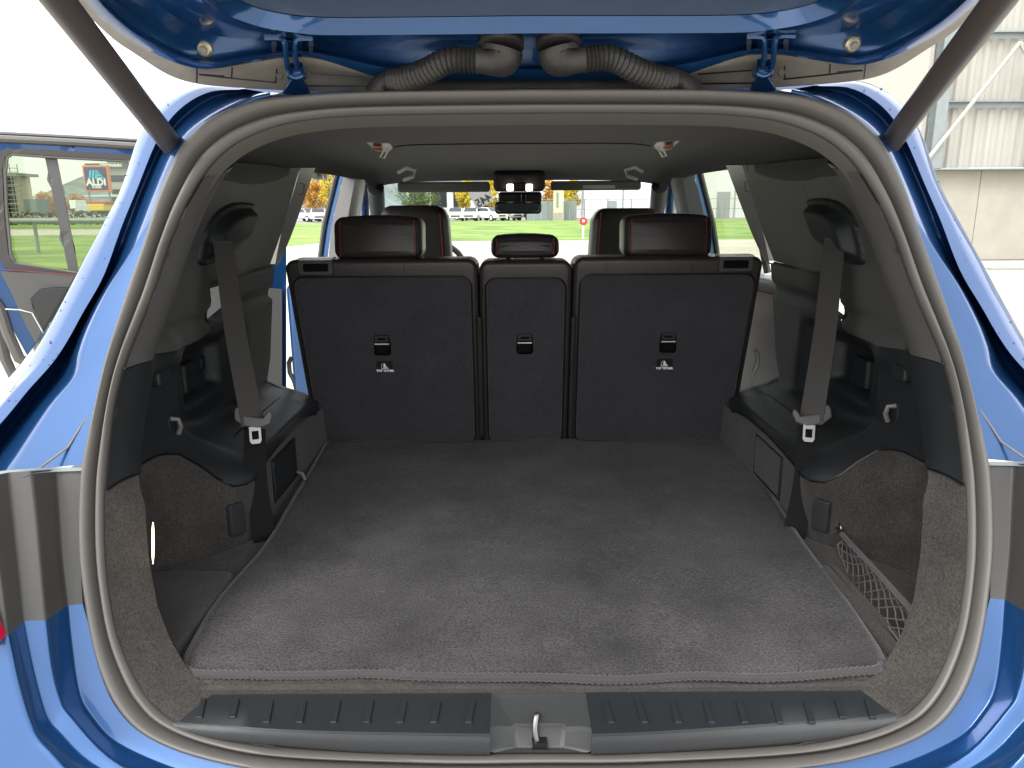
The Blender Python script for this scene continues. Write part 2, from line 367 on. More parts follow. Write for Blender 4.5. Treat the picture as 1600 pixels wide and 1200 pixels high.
# ---------------- pale warehouse far ahead right
def warehouse():
    root = empty('warehouse', (25, 95, 0)); tag(root, 'large plain white warehouse beyond the lawn, ahead right', 'warehouse')
    MB().box((33, 105, 6.5), (47.6, 20, 13)).build('wall', render_w, root, smooth=False)
    for x in (14, 21, 28, 35, 42, 49): MB().box((x, 94.96, 6.5), (.12, .1, 13)).build('wall_joint', galv, root, smooth=False)
    for x, wd, h in ((26.6, 1.6, 3.2), (12.6, 1.2, 2.2), (37, 3.6, 4)):
        MB().box((x, 94.94, h/2), (wd, .14, h)).build('door', mat('grey_door', (.25, .27, .27), .5) if 'grey_door' not in MATS else MATS['grey_door'], root, smooth=False)
    MB().box((33, 95.2, 13.1), (48, .8, .3)).build('parapet', galv, root, smooth=False)
warehouse()
def fence():
    root = empty('mesh_fence', (5, 84.5, 0)); tag(root, 'thin grey wire fence on posts in front of the white warehouse', 'fence')
    for x in np.arange(3.0, 40, 2.6): MB().tube([(x, 84.5, 0), (x, 84.5, 2.3)], .06, 6).build('post', galv, root)
    for z in (.15, 1.2, 2.25): MB().tube([(3, 84.5, z), (39.5, 84.5, z)], .03, 5).build('rail', galv, root)
    mb = MB()
    for x in np.arange(3, 39.5, .35): mb.tube([(x, 84.5, .15), (x, 84.5, 2.25)], .012, 3, cap=False)
    o = mb.build('wires', galv, root); o['kind'] = 'stuff'
    root = empty('panel_fence', (2, 84, 0)); tag(root, 'grey sheet panel fence between parked cars and warehouse', 'fence')
    for i, x in enumerate(np.arange(2.1, 6.9, .8)): MB().box((x, 84, 1.05), (.76, .06, 2.1)).build('panel', galv, root, smooth=False)
fence()
def pylon():
    root = empty('building_column', (5.2, 82.5, 0)); tag(root, 'narrow cream column block standing by the fence', 'column')
    MB().box((5.15, 82.5, 2.0), (1.05, .8, 4.0)).build('shaft', mat('cream', (.7, .6, .4), .7), root, smooth=False, bevel=.03)
    MB().box((5.0, 82.05, 2.2), (.25, .06, 1.6)).build('slot', galv, root, smooth=False)
    MB().box((5.15, 82.5, .45), (1.2, .95, .9)).build('plinth', concr, root, smooth=False, bevel=.03)
pylon()
def marker():
    p = PZ(911, 374, 0); x, y = p[0], p[1]
    root = empty('marker_post', (x, y, 0)); tag(root, 'small red and white round marker on a white post in the lawn', 'marker')
    MB().tube([(x, y, 0), (x, y, .62)], .045, 8).build('post', white, root)
    MB().tube([(x, y-.02, .76), (x, y-.06, .76)], .17, 20).build('disc', mat('red_disc', (.6, .03, .04), .4), root)
    MB().tube([(x, y-.065, .78), (x, y-.07, .78)], .06, 14).build('mark', white, root)
marker()
def lowbuild(nm, x0, x1, y, h, m, label, wins=True):
    root = empty(nm, ((x0+x1)/2, y, 0)); tag(root, label, 'building')
    MB().box(((x0+x1)/2, y+6, h/2), (x1-x0, 12, h)).build('wall', m, root, smooth=False)
    MB().box(((x0+x1)/2, y+5.7, h+.15), (x1-x0+1.2, 13.4, .3)).build('roof', galv, root, smooth=False)
    if wins:
        n = max(2, int((x1-x0)/3.2)); 
        for k in range(n):
            x = x0+(k+.5)*(x1-x0)/n; MB().box((x, y-.03, h*.52), ((x1-x0)/n*.7, .08, h*.45)).build('window', cglass, root, smooth=False)
lowbuild('showroom', -15.5, -2.5, 112, 5.2, render_w, 'low flat-roofed pale showroom with dark windows behind the parked cars')
lowbuild('office_building', -52, -33, 130, 7.5, concr, 'grey office block behind the autumn trees, left of the windscreen view')

# ---------------- left: buildings, pylon sign
def at(u, v, y): return PY(u, v, y)
def signtower():
    Y = 80.; c = at(152, 279, Y); s = .97*Y/FPX*35/2+.15
    root = empty('shop_sign', (c[0], Y, 0)); tag(root, 'tall square orange-edged navy supermarket sign on two poles', 'sign')
    for dx in (-s*.8, s*.8): MB().tube([(c[0]+dx, Y, 0), (c[0]+dx, Y, c[2]-s)], .09, 8).build('pole', galv, root)
    MB().box((c[0], Y, c[2]), (2*s, .4, 2*s)).build('sign_border', mat('orange_edge', (.75, .22, .06), .5), root, smooth=False, bevel=.03)
    MB().box((c[0], Y-.23, c[2]), (1.72*s, .06, 1.72*s)).build('sign_face', mat('navy_face', (.02, .035, .12), .4), root, smooth=False)
    lb = mat('light_blue', (.05, .5, .85), .5); y = Y-.28; X, Z = c[0], c[2]
    for k in range(3):
        a = X-.55*s+k*.24*s; MB().prism([(a, y, Z), (a+.15*s, y, Z), (a+.3*s, y, Z+.62*s), (a+.15*s, y, Z+.62*s)], (0, -.03, 0)).build('logo_stripe', lb, root, smooth=False)
    for k in range(3):
        z = Z+k*.2*s; MB().prism([(X+.12*s, y, z), (X+.66*s-k*.14*s, y, z), (X+.56*s-k*.14*s, y, z+.13*s), (X+.12*s, y, z+.13*s)], (0, -.03, 0)).build('logo_stripe', lb, root, smooth=False)
    text('lettering', 'ALDI', .72*s, frame((X, y-.03, Z-.3*s), (1, 0, 0), (0, 0, 1)), white, root, bold=.03*s)
    text('lettering', 'SUISSE', .26*s, frame((X, y-.03, Z-.66*s), (1, 0, 0), (0, 0, 1)), white, root, bold=.01*s)
signtower()
def geis():
    Y = 120.; a = at(158, 262, Y); b = at(262, 262, Y); top = at(165, 236, Y)[2]
    root = empty('commercial_building', (a[0], Y, 0)); tag(root, 'grey clad commercial building with white name lettering on a dark fascia', 'building')
    x0, x1 = a[0]+1, b[0]+12
    MB().box(((x0+x1)/2, Y+8, top/2), (x1-x0, 16, top)).build('wall', mat('clad_grey', (.36, .36, .32), .6, var=.05), root, smooth=False)
    z1, z2 = at(160, 255.5, Y)[2], at(160, 262.5, Y)[2]
    MB().box(((a[0]+x1)/2-1.2, Y-.3, (z1+z2)/2), (x1-a[0]+2, .6, z1-z2)).build('fascia', mat('fascia_dark', (.06, .07, .07), .5), root, smooth=False)
    text('lettering', 'GEISSMANN', (z1-z2)*.95, frame((at(176, 259, Y)[0], Y-.64, (z1+z2)/2), (1, 0, 0), (0, 0, 1)), white, root, bold=.03)
    for k in range(7):
        z = at(160, 245, Y)[2]; MB().box((x0+1.5+k*3.2, Y-.02, z+1.0), (.12, .1, 3.5)).build('wall_joint', concr, root, smooth=False)
    for j, (v0, v1) in enumerate(((274, 284), (296, 303))):
        for k in range(6):
            z0, z1_ = at(160, v1, Y)[2], at(160, v0, Y)[2]
            MB().box((x0+1.6+k*3.1, Y-.05, (z0+z1_)/2), (2.6, .15, z1_-z0)).build('window', cglass, root, smooth=False)
    MB().box(((x0+x1)/2, Y-3, at(160, 307, Y)[2]), (x1-x0+3, 6, .3)).build('canopy', render_w, root, smooth=False)
geis()
def scaffold():
    Y = 105.; xa, xb = at(-60, 300, Y)[0], at(37, 300, Y)[0]; H = at(20, 275, Y)[2]
    root = empty('apartment_block', (xb-4, Y, 0)); tag(root, 'apartment block wrapped in scaffolding, seen through the open door window', 'building')
    MB().box(((xa+xb)/2-1, Y+3, H/2), (xb-xa-2, 4, H)).build('wall', mat('plaster', (.55, .5, .38), .8, var=.08), root, smooth=False)
    MB().box(((xa+xb)/2-1, Y+3, H+.25), (xb-xa, 5, .4)).build('roof', galv, root, smooth=False)
    nf = 5
    for f in range(nf):
        z = (f+.5)*H/nf
        for k in range(7):
            x = xa+(k+.5)*(xb-xa-2)/7; MB().box((x, Y+.97, z), (1.3, .1, 1.3)).build('window', cglass, root, smooth=False)
    sc = empty('scaffolding', (xb, Y, 0)); tag(sc, 'steel scaffolding frame with deck boards around the apartment block', 'scaffolding')
    for x in np.linspace(xa, xb, 9): MB().tube([(x, Y-.6, 0), (x, Y-.6, H+1.5)], .06, 5).build('upright', galv, sc)
    for f in range(1, nf+1):
        z = f*H/nf
        MB().box(((xa+xb)/2, Y-.2, z), (xb-xa, 1.0, .1)).build('deck', concr, sc, smooth=False)
        for dz in (.5, 1.0): MB().tube([(xa, Y-.65, z+dz), (xb, Y-.65, z+dz)], .04, 4).build('guard_rail', galv, sc)
scaffold()
def pipe_rail():
    root = empty('pipe_railing', (-15, 25, 0)); tag(root, 'long horizontal pipe railing on slim posts across the lawn', 'railing')
    Y = 24.; z = at(80, 345, Y)[2]; x0, x1 = at(-60, 345, Y)[0], at(330, 345, Y)[0]
    MB().tube([(x0, Y, z), (x1, Y, z)], .10, 10).build('top_rail', galv, root)
    xm = at(53, 345, Y)[0]
    for k in (-1, 0, 1, 2): 
        x = xm+k*3.4
        if x0 < x < x1: MB().tube([(x, Y, 0), (x, Y, z-.05)], .055, 8).build('post', galv, root)
pipe_rail()
def box_thing(nm, lab, cat, parts, Y):
    us = [p[0] for p in parts]; c = at((parts[0][0]+parts[0][2])/2, 330, Y); root = empty(nm, (c[0], Y, 0)); tag(root, lab, cat)
    for (u0, v0, u1, v1, pn, m, d) in parts:
        a, b = at(u0, v0, Y), at(u1, v1, Y); z0 = max(0.0, b[2])
        MB().box(((a[0]+b[0])/2, Y+d, (a[2]+z0)/2), (b[0]-a[0], 2.2-abs(d), a[2]-z0)).build(pn, m, root, smooth=False, bevel=.05)
ymat = mat('yellow_paint', (.75, .55, .03), .5); rmat = mat('red_paint', (.5, .06, .04), .5)
box_thing('yellow_container', 'yellow advertising container with red roof below the supermarket sign', 'container', [(146, 319, 172, 329, 'container_body', ymat, 0), (145, 315, 173, 319, 'roof', rmat, .1), (148, 329, 170, 334, 'base', black, .2)], 78.)
box_thing('white_van', 'white box van parked between the orange bush and the supermarket sign', 'van', [(116, 313, 128, 326, 'cargo_box', white, 0), (123, 320, 130, 330, 'cab', white, .1), (118, 327, 121, 332, 'wheel', tyre, .3), (126, 328, 129, 332, 'wheel', tyre, .3)], 88.)
box_thing('tarpaulin_trailer', 'grey green tarpaulin trailer parked before the scaffolded block', 'trailer', [(46, 311, 70, 332, 'tarpaulin', mat('tarp', (.12, .17, .15), .8, var=.2, vscale=1), 0), (48, 332, 69, 335, 'chassis', black, .2), (51, 332, 54, 337, 'wheel', tyre, .4), (63, 332, 66, 337, 'wheel', tyre, .4)], 82.)
def hedge(u0, u1, v0, v1, Y, m, nm, lab):
    a, b = at(u0, v0, Y), at(u1, v1, Y); mb = MB(); n = 900
    for _ in range(n):
        x = random.uniform(a[0], b[0]); z = random.uniform(0, a[2])*(.9+.1*math.sin(x*1.3)); y = Y+random.uniform(-.6, .6); s = random.uniform(.12, .3)
        q = np.random.normal(size=(2, 3)); q[0] /= np.linalg.norm(q[0]); q[1] -= q[0]*(q[0]@q[1]); q[1] /= np.linalg.norm(q[1]); c = np.array([x, y, z])
        mb.add([c-q[0]*s, c+q[1]*s*.6, c+q[0]*s, c-q[1]*s*.6], [(0, 1, 2, 3)])
    o = mb.build(nm, m, smooth=False); tag(o, lab, 'hedge', kind='stuff')
leafg = mat('leaf_green', (.10, .15, .035), .8, var=.35, vscale=1.5)
hedge(-40, 330, 330, 338, 74, mat('leaf_dull', (.12, .14, .06), .8, var=.3, vscale=1), 'hedge', 'low green hedge running behind the pipe railing')

# ---------------- trees
def tree(x, y, h, cw, m, label, seed, conifer=False, nl=4200):
    rnd = random.Random(seed); root = empty('tree', (x, y, 0)); tag(root, label, 'tree', 'trees beyond the lawn')
    mb = MB(); mb.tube([(x, y, 0), (x+.05, y, h*.3), (x-.05, y, h*.62)], [h*.03, h*.022, h*.01], 8)
    for k in range(5):
        a = rnd.uniform(0, 6.28); z = h*rnd.uniform(.28, .5); mb.tube([(x, y, z), (x+math.cos(a)*cw*.25, y+math.sin(a)*cw*.25, z+h*.2)], [h*.012, h*.004], 5)
    mb.build('trunk', bark, root)
    cl = []
    for k in range(26):
        if conifer:
            t = rnd.random(); rr = cw*.5*(1-t)*rnd.uniform(.5, 1); a = rnd.uniform(0, 6.28); cl.append((x+rr*math.cos(a), y+rr*math.sin(a), h*(.12+.86*t), cw*.13*(1.1-t)))
        else:
            a = rnd.uniform(0, 6.28); e = rnd.uniform(-1, 1); rr = cw*.38*math.sqrt(1-e*e)*rnd.uniform(.4, 1); cl.append((x+rr*math.cos(a), y+rr*math.sin(a), h*.62+e*h*.3, cw*rnd.uniform(.10, .2)))
    mb = MB()
    for _ in range(nl):
        cx, cy, cz, r = rnd.choice(cl); d = np.array([rnd.gauss(0, 1) for _ in range(3)]); d /= np.linalg.norm(d); c = np.array([cx, cy, cz])+d*r*rnd.uniform(.5, 1)
        a = np.array([rnd.gauss(0, 1) for _ in range(3)]); a /= np.linalg.norm(a); b = np.cross(a, d); b /= np.linalg.norm(b)+1e-9; s = rnd.uniform(.06, .13)
        mb.add([c-a*s, c+b*s*.6, c+a*s, c-b*s*.6], [(0, 1, 2, 3)])
    mb.build('crown', m, root, smooth=False)
ly = mat('leaf_yellow', (.55, .42, .02), .7, var=.3, vscale=1.2); lor = mat('leaf_orange', (.45, .17, .03), .7, var=.35, vscale=1.2, col2=(.5, .3, .04)); lc = mat('leaf_conifer', (.05, .08, .05), .8, var=.3)
for i, (u, Y, h, cw, m, lab, con) in enumerate([
    (523, 92, 6.2, 4.2, ly, 'bright yellow tree nearest the door pillar in the left side window', False),
    (494, 95, 4.8, 4.5, lor, 'low orange autumn tree at the left side window edge', False),
    (512, 130, 14, 7, lc, 'tall dark conifer behind the yellow tree', True),
    (652, 96, 5.0, 6.5, leafg, 'broad green tree at the left end of the windscreen view', False),
    (728, 98, 5.2, 3.0, ly, 'small yellow tree behind the hanging number tag', False),
    (768, 100, 5.4, 3.0, ly, 'yellow tree just left of the rear-view mirror', False),
    (857, 96, 5.0, 2.6, lor, 'yellow orange tree just right of the rear-view mirror', False),
    (893, 97, 5.2, 3.8, ly, 'golden tree beside the white warehouse', False),
    (77, 92, 3.4, 4.6, lor, 'rust red shrub tree behind the grey green trailer', False),
    (119, 96, 3.4, 3.6, lor, 'orange brown tree behind the white box van', False)]):
    p = at(u, 335, Y); tree(p[0], Y, h, cw, m, lab, 11+i, con)

# ---------------- parked cars far ahead
def car_proto(paintm):
    root = empty('parked_car', (0, 0, 0))
    def sec(L):   # side profile, y=length axis
        return L
    prof = [(-2.15, .32), (-2.2, .62), (-2.12, .86), (-1.25, .98), (-.55, 1.42), (.75, 1.46), (1.55, 1.05), (2.1, .98), (2.15, .45), (2.05, .3)]
    mb = MB(); rings = []
    for wx, zs in ((-.88, .0), (-.86, .02), (.86, .02), (.88, .0)): pass
    def wid(z): return .88 if z < .95 else .88-(z-.95)*.42
    n = len(prof); L = [(-wid(z)+(.0), y, z) for y, z in prof]; Rr = [(wid(z), y, z) for y, z in prof]
    mb.add(L+Rr, [tuple(range(n)), tuple(range(n, 2*n))[::-1]]+[(i, n+i, n+(i+1) % n, (i+1) % n) for i in range(n)])
    mb.build('body', paintm, root, bevel=.06, segs=3)
    g = MB(); gp = [(-1.02, 1.02), (-.53, 1.37), (.72, 1.4), (1.35, 1.06)]
    for s in (-1, 1): g.add([(s*(wid(z)+.012), y, z) for y, z in gp], [(0, 1, 2, 3)])
    g.build('side_window', cglass, root, solid=.01, smooth=False)
    MB().add([(-.72, -1.24, 1.0), (.72, -1.24, 1.0), (.62, -.60, 1.405), (-.62, -.60, 1.405)], [(0, 1, 2, 3)]).build('windscreen', cglass, root, solid=.03, smooth=False)
    for s in (-1, 1):
        MB().box((s*.62, -2.17, .7), (.3, .08, .14)).build('headlight', lightgrey, root, bevel=.02)
        for y in (-1.35, 1.35):
            w_ = MB().tube([(s*.72, y, .33), (s*.9, y, .33)], .33, 18).build('wheel', tyre, root); MB().tube([(s*.895, y, .33), (s*.91, y, .33)], .2, 12).build('rim', lightgrey, w_)
    MB().box((0, -2.18, .55), (1.0, .06, .16)).build('grille', black, root, bevel=.02)
    return root
def copy_tree(o, parent=None):
    c = o.copy(); COL.objects.link(c); c.parent = parent
    for ch in list(o.children): copy_tree(ch, c)
    return c
wcar = mat('car_white', (.8, .8, .78), .25, coat=1); gcar = mat('car_silver', (.4, .42, .43), .25, .6, coat=1); kcar = mat('car_dark', (.06, .07, .09), .25, .3, coat=1)
protos = [car_proto(wcar), car_proto(gcar), car_proto(kcar)]; used = [False]*3
spots = [(478, 86, 1, .9, 'silver car half hidden at the left edge of the side window'), (497, 84, 0, .3, 'white car on the lawn edge in the left side window'), (520, 84, 0, .2, 'white car beneath the yellow tree in the left side window'),
         (506, 92, 1, 1.4, 'silver car parked broadside behind the white ones, side window'), (700, 91, 1, 1.35, 'silver car in the second row above the white cars'), (712, 84, 0, .05, 'white car front-on, leftmost beside the driver headrest'), (737, 84, 0, -.1, 'white car front-on, second of the front row'),
         (764, 83.5, 0, .75, 'large white car turned three-quarters, left of the mirror'), (792, 86, 1, .6, 'silver car partly below the mirror'), (806, 87, 2, .4, 'dark car below the rear-view mirror'), (752, 92, 2, 1.4, 'dark car in the second row behind the number tag')]
for u, Y, k, rz, lab in spots:
    p = at(u, 340, Y); o = protos[k] if not used[k] else copy_tree(protos[k]); used[k] = True
    o.location = (p[0], Y, .02); o.rotation_euler = (0, 0, rz); tag(o, lab, 'car', 'cars parked beyond the lawn')

exec_marker = None
# ================================================================== THE CAR
CAR = empty('suv', (0, 2.2, 0)); tag(CAR, 'metallic blue SUV with tailgate raised over its empty carpeted boot', 'car')

# opening seal -------------------------------------------------------
I0 = [(838, 177), (1000, 177), (1100, 178), (1165, 182), (1225, 192), (1281, 213), (1319, 240), (1345, 270), (1375, 319), (1401, 375), (1427, 450), (1470, 550), (1491, 625), (1504, 719), (1508, 775), (1509, 840), (1506, 900), (1495, 975), (1476, 1031), (1450, 1080), (1412, 1117), (1337, 1147), (1225, 1166), (1000, 1177), (838, 1178)]
O0 = [(838, 140), (1000, 140), (1100, 141), (1180, 144), (1262, 152), (1320, 173), (1358, 200), (1384, 232), (1414, 297), (1437, 370), (1462, 437), (1499, 548), (1519, 625), (1541, 715), (1548, 775), (1550, 840), (1546, 900), (1536, 975), (1522, 1040), (1496, 1098), (1452, 1143), (1370, 1178), (1250, 1201), (1000, 1215), (838, 1217)]
I3 = [PO(*p) for p in I0]; O3 = [PO(*p) for p in O0]
for L in (I3, O3): L[0][0] = 0; L[-1][0] = 0
NORM = np.array([0, -1, .43]); NORM /= np.linalg.norm(NORM)
def full_loop(H): return H+[mx(p) for p in H[-2:0:-1]]
def sweep(prof, name, m, inner=I3, outer=O3, n=260):
    a = crom(full_loop(outer)+[outer[0]], n+1)[:-1]; b = crom(full_loop(inner)+[inner[0]], n+1)[:-1]
    mb = MB(); K = len(prof); vs = []
    for p, q in zip(a, b):
        for t, h in prof: vs.append(p+(q-p)*t+NORM*h)
    N = len(a); fs = [(i*K+k, i*K+k+1, ((i+1) % N)*K+k+1, ((i+1) % N)*K+k) for i in range(N) for k in range(K-1)]
    mb.add(vs, fs); return mb.build(name, m, CAR, angle=50)
def arc(t0, t1, h0, hm, n=7, flat=.0):
    return [(t0+(t1-t0)*k/n, h0+(hm-h0)*math.sin(math.pi*k/n)**.6) for k in range(n+1)]
prof = [(-.05, -.03)]+arc(0, .50, -.006, .013)[0:]+[(.53, -.010), (.57, -.010)]+arc(.60, .97, -.006, .008)+[(1.0, -.012), (1.03, -.03)]
sweep(prof, 'tailgate_seal', rubber)

# side wall surface -----------------------------------------------------
_I = np.array(I3); _z = _I[:, 2][::-1]; _x = _I[:, 0][::-1]
def xo(z): return float(np.interp(z, _z, _x))
def G(y, z):
    low = mix(.64, .512, sm(1.10, 1.30, y))
    hi = mix(.645, .672-.30*(z-1.165), sm(1.55, 1.9, y)) if z > 1.165 else mix(.645, .66, sm(1.4, 1.8, y))
    if z > 1.2: hi -= .22*(z-1.2)*(1-sm(1.55, 1.9, y))
    g = mix(low, hi, sm(mix(.825, .842, sm(1.3, 1.45, y)), mix(.93, .885, sm(1.3, 1.5, y)), z))
    dd = math.hypot(max(0, 1.40-y), max(0, z-.975)) if (y < 1.40 or z > .975) else 0       # rounded bowl
    g += .032*(1-sm(.055, .095, dd))*(1-sm(1.66, 1.74, y))*sm(.84, .90, z)
    g += .035*sm(1.40, 1.425, y)*(1-sm(1.60, 1.63, y))*sm(.925, .94, z)*(1-sm(1.02, 1.035, z))
    g -= .014*(sm(1.02, 1.05, z)*(1-sm(1.085, 1.12, z)))*(1-sm(1.28, 1.36, y))
    if z > 1.09: g += .012*(1-sm(1.105, 1.125, z))
    return g
def F(y, z):
    t = y-yo(z); k = sm(.915, .985, z); edge = xo(z)-mix(.40, .10, k)*max(t, 0)
    return mix(edge, G(y, z), sm(mix(.058, .03, k), mix(.085, .30, k), t))
def hit(u, v, side=1, off=0.):
    d = ray(u, v)
    for y in np.arange(.74, 2.3, .004):
        p = CAM+d*(y/d[1])
        if y < yo(p[2]): continue
        if side*p[0]-(F(y, p[2])-off) >= 0:
            lo, hi = y-.004, y
            for _ in range(16):
                m_ = (lo+hi)/2; q = CAM+d*(m_/d[1])
                if side*q[0]-(F(m_, q[2])-off) >= 0: hi = m_
                else: lo = m_
            return CAM+d*(hi/d[1])
    return PY(u, v, 1.5)
def smoothpoly(pts, n): return [tuple(p) for p in crom([np.array(p) for p in pts], n)]
S_line = [(yo(.962)-.002, .962), (.93, .964), (.99, .950), (1.06, .925), (1.13, .906), (1.19, .905), (1.232, .893), (1.235, .868), (1.235, .842), (1.25, .826), (1.285, .822), (1.36, .833), (1.5, .842), (1.66, .838), (1.74, .822)]
S_s = smoothpoly(S_line, 50)
edge_lo = [(yo(z)-.002, z) for z in np.linspace(.962, .675, 14)][1:]
D_low = [(yo(1.108)-.002, 1.108), (1.0, 1.107), (1.12, 1.093), (1.26, 1.070), (1.38, 1.063), (1.47, 1.068), (1.495, 1.09)]
D_s = smoothpoly(D_low, 16)
D_front = [(1.505, 1.16), (1.55, 1.236), (1.60, 1.29), (1.65, 1.34), (1.68, 1.398)]
top_D = [(1.45, 1.394), (1.25, 1.382), (1.12, 1.366), (yo(1.353)-.002, 1.353)]
edge_up = [(yo(z)-.002, z) for z in np.linspace(1.353, 1.108, 10)][1:]
belt_line = [(1.505, 1.16), (1.62, 1.158), (1.98, 1.165)]
front_lo = [(1.97, 1.155), (1.94, 1.10), (1.91, 1.02), (1.88, .94), (1.84, .885), (1.78, .85), (1.74, .822)]
quarter = [(1.509, 1.093), (1.60, 1.105), (1.60, 1.155), (1.509, 1.155)]
GUIDES = [[(yo(z)+t, z) for z in np.linspace(.69, 1.0, 30)] for t in (.052, .058, .063, .068, .074, .080, .086)]
for sd_ in (1, -1):
    def fn(y, z, s=sd_, o=0.): return (s*(F(y, z)-o), y, z)
    ply = [(p[0], p[1]) for p in S_s]+[(1.88, .822), (1.88, .70), (1.0, .70), (.80, .70)]+edge_lo[::-1]
    MB_ = patch(ply, .012, fn, guides=GUIDES); MB_.build('side_carpet', carpet, CAR, angle=75)
    ply = edge_lo[:0]+D_s+[(1.505, 1.166), (1.62, 1.166), (1.97, 1.170)]+front_lo[1:]+S_s[::-1][1:]+[(yo(z)-.002, z) for z in np.linspace(.962, 1.108, 8)][1:-1]
    patch(ply, .010, lambda y, z: fn(y, z, o=.003), holes=[quarter], guides=GUIDES).build('side_panel', plas, CAR, angle=75)
    ply = D_s+D_front+top_D[0:]+edge_up[:-1]
    patch(ply, .013, lambda y, z: fn(y, z, o=.004)).build('pillar_trim', plasg, CAR, angle=75)
    ply = [(1.508, 1.163), (1.62, 1.163), (1.98, 1.17), (2.02, 1.25), (2.06, 1.42), (1.68, 1.402), (1.652, 1.34), (1.602, 1.29), (1.552, 1.236)]
    patch(ply, .016, lambda y, z: fn(y, z, o=.0)).build('pillar_trim', plasg, CAR, angle=75)
    # dark joint lines
    for ln in (S_s, D_s+[(1.505, 1.16)], D_front, belt_line):
        MB().tube([fn(p[0], p[1], o=.002) for p in lin(ln, 40)], .0022, 5).build('panel_gap', black, CAR)
    # front edge strip of the pillar with small clip mark
    st = netmesh([[fn(1.985, 1.165), fn(2.02, 1.25), fn(2.065, 1.42)], [(sd_*.672, 2.06, 1.165), (sd_*.645, 2.12, 1.25), (sd_*.592, 2.21, 1.428)], [(sd_*.76, 2.07, 1.165), (sd_*.735, 2.13, 1.25), (sd_*.66, 2.22, 1.435)]], 12, 3)
    st.build('pillar_edge_trim', greyhard, CAR)
    cq = PY(1165, 292, 2.07) if sd_ > 0 else PY(474, 296, 2.07)
    MB().tube([cq+np.array([.006*sd_, -.01, .016]), cq+np.array([-.006*sd_, -.01, .014]), cq+np.array([-.003*sd_, -.01, -.012]), cq+np.array([.009*sd_, -.01, -.014])], .0011, 5).build('clip_outline', black, CAR)
    # cloth lobe of the headliner hanging down over the pillar
    hb_ = [hit(u, v, 1) for u, v in ((1182, 268), (1200, 276), (1230, 282), (1265, 282), (1295, 276), (1313, 262))]; lob = [(p[1], p[2]) for p in hb_]
    lob = smoothpoly(lob, 24)+[(1.12, 1.371), (1.25, 1.388), (1.45, 1.401), (1.68, 1.409), (1.96, 1.414)]; LB = np.array(lob)
    patch(lob, .012, lambda y, z: fn(y, z, o=.005+.007*sm(0, .02, segdist(np.array([[y, z]]), LB)[0]))).build('headliner_lobe', headl, CAR, angle=80)
    st = netmesh([[fn(p[0]-.001, p[1]) for p in front_lo], [(fn(*p)[0]+sd_*.012, p[0]+.03, p[1]) for p in front_lo], [(sd_*.80, p[0]+.05, p[1]) for p in front_lo], ], 16, 2)
    st.build('door_jamb_trim', plas, CAR)

# cargo floor, mat ---------------------------------------------------
MB().box((0, 1.35, .690), (1.30, 1.04, .04)).build('cargo_floor', carpet, CAR, smooth=False)
fb = [(-.475, .846), (.47, .842)]
fl = MB(); fp = rrect(-.485, .480, .841, 1.84, .03, 4); fl.prism([(x, y, .700) for x, y in fp], (0, 0, .016)); fl.build('cargo_floor_board', carpet, CAR, bevel=.006, segs=3)
MAT = empty('floor_mat', (0, 1.3, .717)); tag(MAT, 'dark grey carpet floor mat with overlocked edge covering the boot floor', 'mat')
ml = [PZ(*p, .722) for p in ((1388, 1046), (1310, 925), (1252, 850), (1200, 765), (1165, 712), (1150, 690))]
mr = [PZ(*p, .722) for p in ((280, 1050), (345, 935), (420, 850), (470, 765), (500, 712), (512, 692))]
fr = [PZ(*p, .722) for p in ((300, 1052), (420, 1055), (560, 1052), (640, 1056), (760, 1055), (860, 1056), (960, 1058), (1080, 1053), (1180, 1057), (1290, 1053), (1370, 1049))]
bk = [PZ(*p, .722) for p in ((1130, 688), (1000, 690), (880, 688), (760, 690), (640, 690), (530, 691))]
loop = [np.array([p[0], p[1]]) for p in crom(ml, 24)]+[np.array([p[0], p[1]]) for p in crom(bk, 14)]+[np.array([p[0], p[1]]) for p in crom(mr[::-1], 24)]+[np.array([p[0], p[1]]) for p in crom(fr, 40)]
# round the two rear corners
L = loop; LL = []
for i in range(len(L)): LL.append(.25*L[i-1]+.5*L[i]+.25*L[(i+1) % len(L)])
def mz(x, y):
    return .722+.0016*math.sin(x*9+y*4)+.0014*math.sin(y*13-x*5)+.001*math.sin(x*31+1)*math.exp(-((y-.85)/.05)**2)
mp_ = patch([tuple(p) for p in LL], .014, lambda x, y: (x, y, mz(x, y))); mp_.build('mat_surface', matm, MAT, solid=.006, angle=80)
bd = [np.array([p[0], p[1], mz(p[0], p[1])-.001]) for p in lin(LL+[LL[0]], 1040)]
mb = MB(); mb.tube(bd[:-1]+[bd[0]], [.0046+.0018*(i % 2) for i in range(len(bd))], 7, cap=False); mb.build('edge_binding', binding, MAT, angle=80)
lint = MB()
for _ in range(34):
    x_, y_ = random.uniform(-.43, .43), random.uniform(.90, 1.75); a_ = random.uniform(0, 6.28); L_ = random.choice((.002, .003, .005, .009)); c_ = np.array([x_, y_, mz(x_, y_)+.0045])
    lint.tube(crom([c_, c_+np.array([math.cos(a_)*L_, math.sin(a_)*L_, .001]), c_+np.array([math.cos(a_+.8)*L_*1.7, math.sin(a_+.8)*L_*1.7, 0])], 4), .00035, 3)
lo_ = lint.build('lint', mat('lint_fibre', (.16, .15, .14), .9), MAT); lo_['kind'] = 'stuff'
# rear corner pockets: raised blocks
for sd_, (y0, y1) in ((1, (.875, 1.13)), (-1, (.88, 1.12))):
    xa_, xb_, zt_ = (.480, .514, .730) if sd_ > 0 else (-.64, -.49, .730)
    pillow('corner_pocket_base', xa_, xb_, y0, y1, .018, -zt_, -.69, .010, carpet, CAR, fn=lambda p: np.array([p[0], p[2], -p[1]-.0]))

